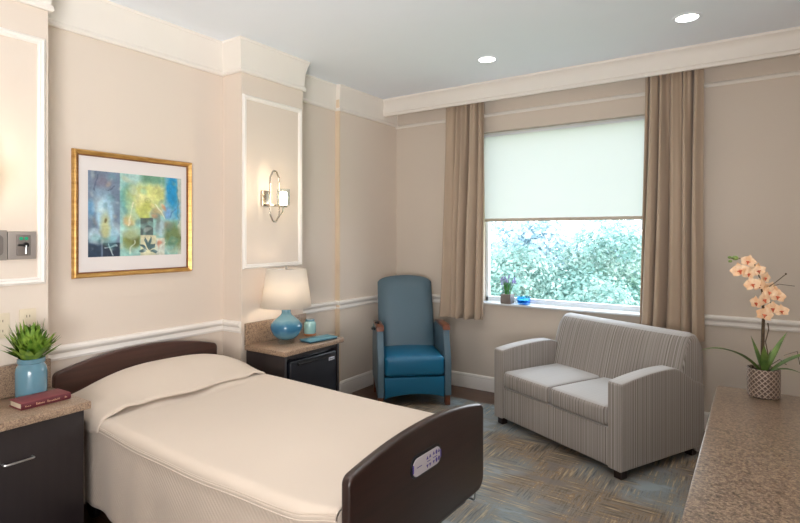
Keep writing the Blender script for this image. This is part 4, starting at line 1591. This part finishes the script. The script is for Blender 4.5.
# ------------------------------------------------------------------ devices on the near pilaster
GP = thing('gas_panel', 'grey wall panel with black keyed valve and two green lights', 'wall panel', (XP, 1.118, 1.444))
MB().box(0.0, 0.012, -0.062, 0.060, -0.068, 0.068, 0.003).build('plate', M_PLATE, GP)
MB().box(0.010, 0.016, -0.026, 0.034, -0.050, 0.052, 0.004).build('inner_plate', M_PLATE2, GP)
for yy in (-0.008, 0.014):
    MB().lathe([(0.0, 0.0), (0.008, 0.0), (0.008, 0.003), (0.0, 0.004)], 16, M=Matrix.Translation((0.015, yy, 0.034)) @ Matrix.Rotation(PI / 2, 4, 'Y')).build('indicator', M_GREEN, GP)
mb = MB()
mb.lathe([(0.0, 0.0), (0.012, 0.0), (0.012, 0.014), (0.0, 0.016)], 20, M=Matrix.Translation((0.015, 0.010, 0.002)) @ Matrix.Rotation(PI / 2, 4, 'Y'))
mb.tube([(0.026, 0.012, 0.002), (0.028, -0.026, 0.001)], 0.005, 8)
mb.build('valve', M_BLACK, GP)
MB().tube([(0.031, 0.008, 0.0), (0.032, 0.006, -0.014), (0.031, 0.006, -0.040)], 0.0035, 8).build('key', M_STEEL, GP)
GP2 = thing('bed_service_panel', 'grey metal service panel at the far left, cut by the frame edge', 'wall panel', (XP, 1.000, 1.446))
MB().box(0.0, 0.014, -0.058, 0.052, -0.072, 0.072, 0.003).build('plate', M_PLATE, GP2)
MB().prism(rrect(-0.045, 0.036, -0.050, 0.050, 0.02, 5), 'x', 0.012, 0.019, 0.002).build('inner_plate', M_PLATE2, GP2)
for y, z, lab in ((1.143, 1.070, 'ivory wall outlet behind the green plant leaves'), (1.030, 1.060, 'ivory wall outlet at the left frame edge above the cabinet')):
    OT = thing('wall_outlet', lab, 'outlet', (XP, y, z), group='ivory wall outlets')
    MB().box(0.0, 0.007, -0.037, 0.037, -0.060, 0.060, 0.003).build('cover_plate', M_OUTLET, OT)
    for zz in (-0.024, 0.024):
        r_ = MB().prism(rrect(-0.017, 0.017, zz - 0.015, zz + 0.015, 0.008, 4), 'x', 0.006, 0.009).build('socket', M_OUTLET, OT)
        MB().box(0.0085, 0.0095, -0.008, -0.005, zz - 0.006, zz + 0.006).box(0.0085, 0.0095, 0.005, 0.008, zz - 0.006, zz + 0.006).build('slot', M_SLOT, r_)

# ------------------------------------------------------------------ outside
mb = MB()
mb.grid(lambda u, v: (-40 + 60 * u, 6 + 60 * v, -4.5 + 0.3 * math.sin(u * 9) + 0.3 * math.sin(v * 7)), 30, 30)
struct(mb.build('ground', m_leaf('lawn_pale', (126, 168, 120), (166, 196, 150), 0.9, 0.8)))


def m_tree(name, stops):
    k = NT(name)
    v = k.coord()
    a = k.noise(v, 1.1, 3)
    b = k.noise(v, 9.0, 2)
    f = k.math('ADD', k.math('MULTIPLY', a, 0.6), k.math('MULTIPLY', b, 0.4))
    c = k.ramp(f, stops)
    df = k.n('ShaderNodeBsdfDiffuse')
    tr = k.n('ShaderNodeBsdfTranslucent')
    mx = k.n('ShaderNodeMixShader')
    k.l(c, df.inputs['Color'])
    k.l(c, tr.inputs['Color'])
    mx.inputs[0].default_value = 0.35
    k.l(df.outputs[0], mx.inputs[1])
    k.l(tr.outputs[0], mx.inputs[2])
    k.l(mx.outputs[0], k.out.inputs['Surface'])
    return k.m


M_BARK = pmat('bark_pale_hazed', (206, 216, 216), 0.9)  # lightened bark colour carries the overexposed haze
M_TREE = m_tree('tree_leaf_mint_hazed', [(0.34, (88, 126, 122)), (0.5, (128, 156, 148)), (0.66, (184, 198, 190))])  # washed-out daylight is mixed into the leaf colours
M_TREE2 = m_tree('tree_leaf_pale_hazed', [(0.36, (130, 158, 172)), (0.5, (170, 190, 198)), (0.64, (200, 210, 214))])  # farther crowns, with more haze painted into the leaves


def tree(x, y, zc, r, h, seed, label, m, n=2600, leaf=0.16):
    rnd = random.Random(seed)
    T = thing('broadleaf_tree', label, 'tree', (x, y, -4.5), group='trees outside the window')
    tr = MB()
    zt = zc + 4.5
    tr.tube([(0, 0, 0), (0.06, 0.03, zt * 0.4), (0, 0, zt * 0.75), (0.05, 0, zt * 0.88)], [0.22, 0.17, 0.12, 0.05], 10)
    for q in range(6):
        a = q * 1.1 + rnd.random()
        tr.tube([(0, 0, zt * 0.6 + q * 0.12), (r * 0.3 * math.cos(a), r * 0.3 * math.sin(a), zt * 0.8), (r * 0.55 * math.cos(a), r * 0.55 * math.sin(a), zt * 0.92)], [0.09, 0.06, 0.02], 7)
    tr.build('trunk', M_BARK, T)
    cr = MB()
    lobes = []
    for q in range(16):
        a = rnd.uniform(0, 2 * PI)
        e = rnd.uniform(-0.8, 1.0)
        rr = r * 0.72 * math.sqrt(max(0, 1 - e * e)) * rnd.uniform(0.6, 1.05)
        lobes.append((rr * math.cos(a), rr * math.sin(a), zt + e * h * 0.72, rnd.uniform(0.30, 0.48) * r))
    bm = cr.bm
    for q in range(n):
        lx, ly, lz, lr = lobes[q % len(lobes)]
        d = Vector((rnd.gauss(0, 1), rnd.gauss(0, 1), rnd.gauss(0, 1))).normalized()
        p = Vector((lx, ly, lz)) + d * lr * rnd.uniform(0.72, 1.05)
        nrm = (d + Vector((rnd.gauss(0, .5), rnd.gauss(0, .5), rnd.gauss(0, .5) + 0.3))).normalized()
        a = nrm.orthogonal().normalized()
        a.rotate(Matrix.Rotation(rnd.uniform(0, 6.28), 3, nrm))
        b = nrm.cross(a)
        s = leaf * rnd.uniform(0.6, 1.2)
        vs = [bm.verts.new(p + a * s), bm.verts.new(p + b * s * 0.55 + nrm * s * 0.12), bm.verts.new(p - a * s), bm.verts.new(p - b * s * 0.55 + nrm * s * 0.12)]
        bm.faces.new(vs)
    cr.build('crown', m, T, smooth=False)


tree(-2.5, 13.4, -1.15, 2.5, 1.9, 1, 'pale green leafy tree outside the window, at its right side', M_TREE, 14000, 0.070)
tree(-5.5, 14.6, -1.0, 2.3, 1.9, 2, 'pale green leafy tree outside the middle of the window', M_TREE, 14000, 0.070)
tree(-8.4, 16.6, -1.2, 2.2, 1.8, 3, 'pale green leafy tree outside the window behind the potted lavender', M_TREE, 11000, 0.075)
tree(-4.6, 19.5, -0.35, 2.6, 2.0, 4, 'hazy pale tree beyond the nearer ones, right of the window middle', M_TREE, 11000, 0.09)
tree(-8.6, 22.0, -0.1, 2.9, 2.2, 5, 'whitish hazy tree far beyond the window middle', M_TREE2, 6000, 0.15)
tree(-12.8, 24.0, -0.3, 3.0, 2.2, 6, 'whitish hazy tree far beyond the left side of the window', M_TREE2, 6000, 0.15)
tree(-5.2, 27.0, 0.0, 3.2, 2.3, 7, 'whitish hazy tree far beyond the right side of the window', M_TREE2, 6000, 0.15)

# ------------------------------------------------------------------ light
w = bpy.data.worlds.new('world')
SC.world = w
w.use_nodes = True
nt = w.node_tree
bg = nt.nodes['Background']
tc = nt.nodes.new('ShaderNodeTexCoord')
sp_ = nt.nodes.new('ShaderNodeSeparateXYZ')
nt.links.new(tc.outputs['Generated'], sp_.inputs[0])
rp = nt.nodes.new('ShaderNodeValToRGB')
rp.color_ramp.elements[0].position = 0.0
rp.color_ramp.elements[0].color = (0.95, 0.98, 1.0, 1)
rp.color_ramp.elements[1].position = 0.6
rp.color_ramp.elements[1].color = (0.72, 0.86, 1.0, 1)
nt.links.new(sp_.outputs[2], rp.inputs['Fac'])
nt.links.new(rp.outputs['Color'], bg.inputs['Color'])
bg.inputs['Strength'].default_value = 3.2

sd = bpy.data.lights.new('sun', 'SUN')
sd.energy = 1.0
sd.angle = 0.03
sd.color = (1.0, 0.97, 0.92)
so = bpy.data.objects.new('sun', sd)
COL.objects.link(so)
so.rotation_euler = Vector((-0.35, 0.75, -0.85)).to_track_quat('-Z', 'Y').to_euler()
so.location = (0, -5, 12)

pd = bpy.data.lights.new('window_portal', 'AREA')
pd.shape = 'RECTANGLE'
pd.size = WX1 - WX0
pd.size_y = WZ1 - WZ0
pd.cycles.is_portal = True
po_ = bpy.data.objects.new('window_portal', pd)
COL.objects.link(po_)
po_.location = ((WX0 + WX1) / 2, YB + 0.19, (WZ0 + WZ1) / 2)
po_.rotation_euler = (-PI / 2, 0, 0)

for x, y, e in ((-1.761, 3.826, 26), (-0.372, 3.797, 26), (-1.761, 2.2, 44), (-0.372, 2.2, 44), (-1.761, 0.6, 48), (-0.372, 0.6, 48), (-1.0, -1.0, 48)):  # first two belong to the fixtures, the others are added unseen fill
    spot(x, y, e * 0.38)
def fill_lamp(x, y, z, tx, ty, tz, e, size):  # added area lamp behind the camera, brightens ceiling and walls
    d = bpy.data.lights.new('added_fill_lamp', 'AREA')
    d.energy = e
    d.size = size
    d.spread = math.radians(120)
    d.color = (1.0, 0.98, 0.965)
    o = bpy.data.objects.new('added_fill_lamp', d)
    COL.objects.link(o)
    o.location = (x, y, z)
    o.rotation_euler = (Vector((tx, ty, tz)) - Vector((x, y, z))).to_track_quat('-Z', 'Y').to_euler()


fill_lamp(0.1, -0.9, 1.2, -1.9, 1.5, 2.87, 33, 1.2)
point(LX, LY, LZ + 0.375, 3.6, 0.03, (1.0, 0.90, 0.80))
point(XP + 0.195, 2.667, 1.755 + 0.09, 0.75, 0.03)
point(XP + 0.195, 0.905, 1.755 + 0.09, 0.8, 0.03)

# ------------------------------------------------------------------ camera
cd = bpy.data.cameras.new('camera')
cam = bpy.data.objects.new('camera', cd)
COL.objects.link(cam)
SC.camera = cam
cam.location = (0, 0, 1.5)
cam.rotation_euler = (PI / 2, 0, math.atan2(358, 530))
cd.sensor_fit = 'HORIZONTAL'
cd.sensor_width = 36
cd.lens = 530 / 800 * 36
cd.shift_y = -(261.5 - 234) / 800
cd.clip_start = 0.02
cd.clip_end = 200

SC.view_settings.view_transform = 'Standard'
SC.view_settings.look = 'None'
SC.view_settings.exposure = 0.98
SC.view_settings.gamma = 1.0
SC.cycles.max_bounces = 10
SC.cycles.diffuse_bounces = 6
SC.cycles.transparent_max_bounces = 16
SC.cycles.sample_clamp_indirect = 6.0
SC.cycles.caustics_reflective = False
SC.cycles.caustics_refractive = False
SC.cycles.use_denoising = True
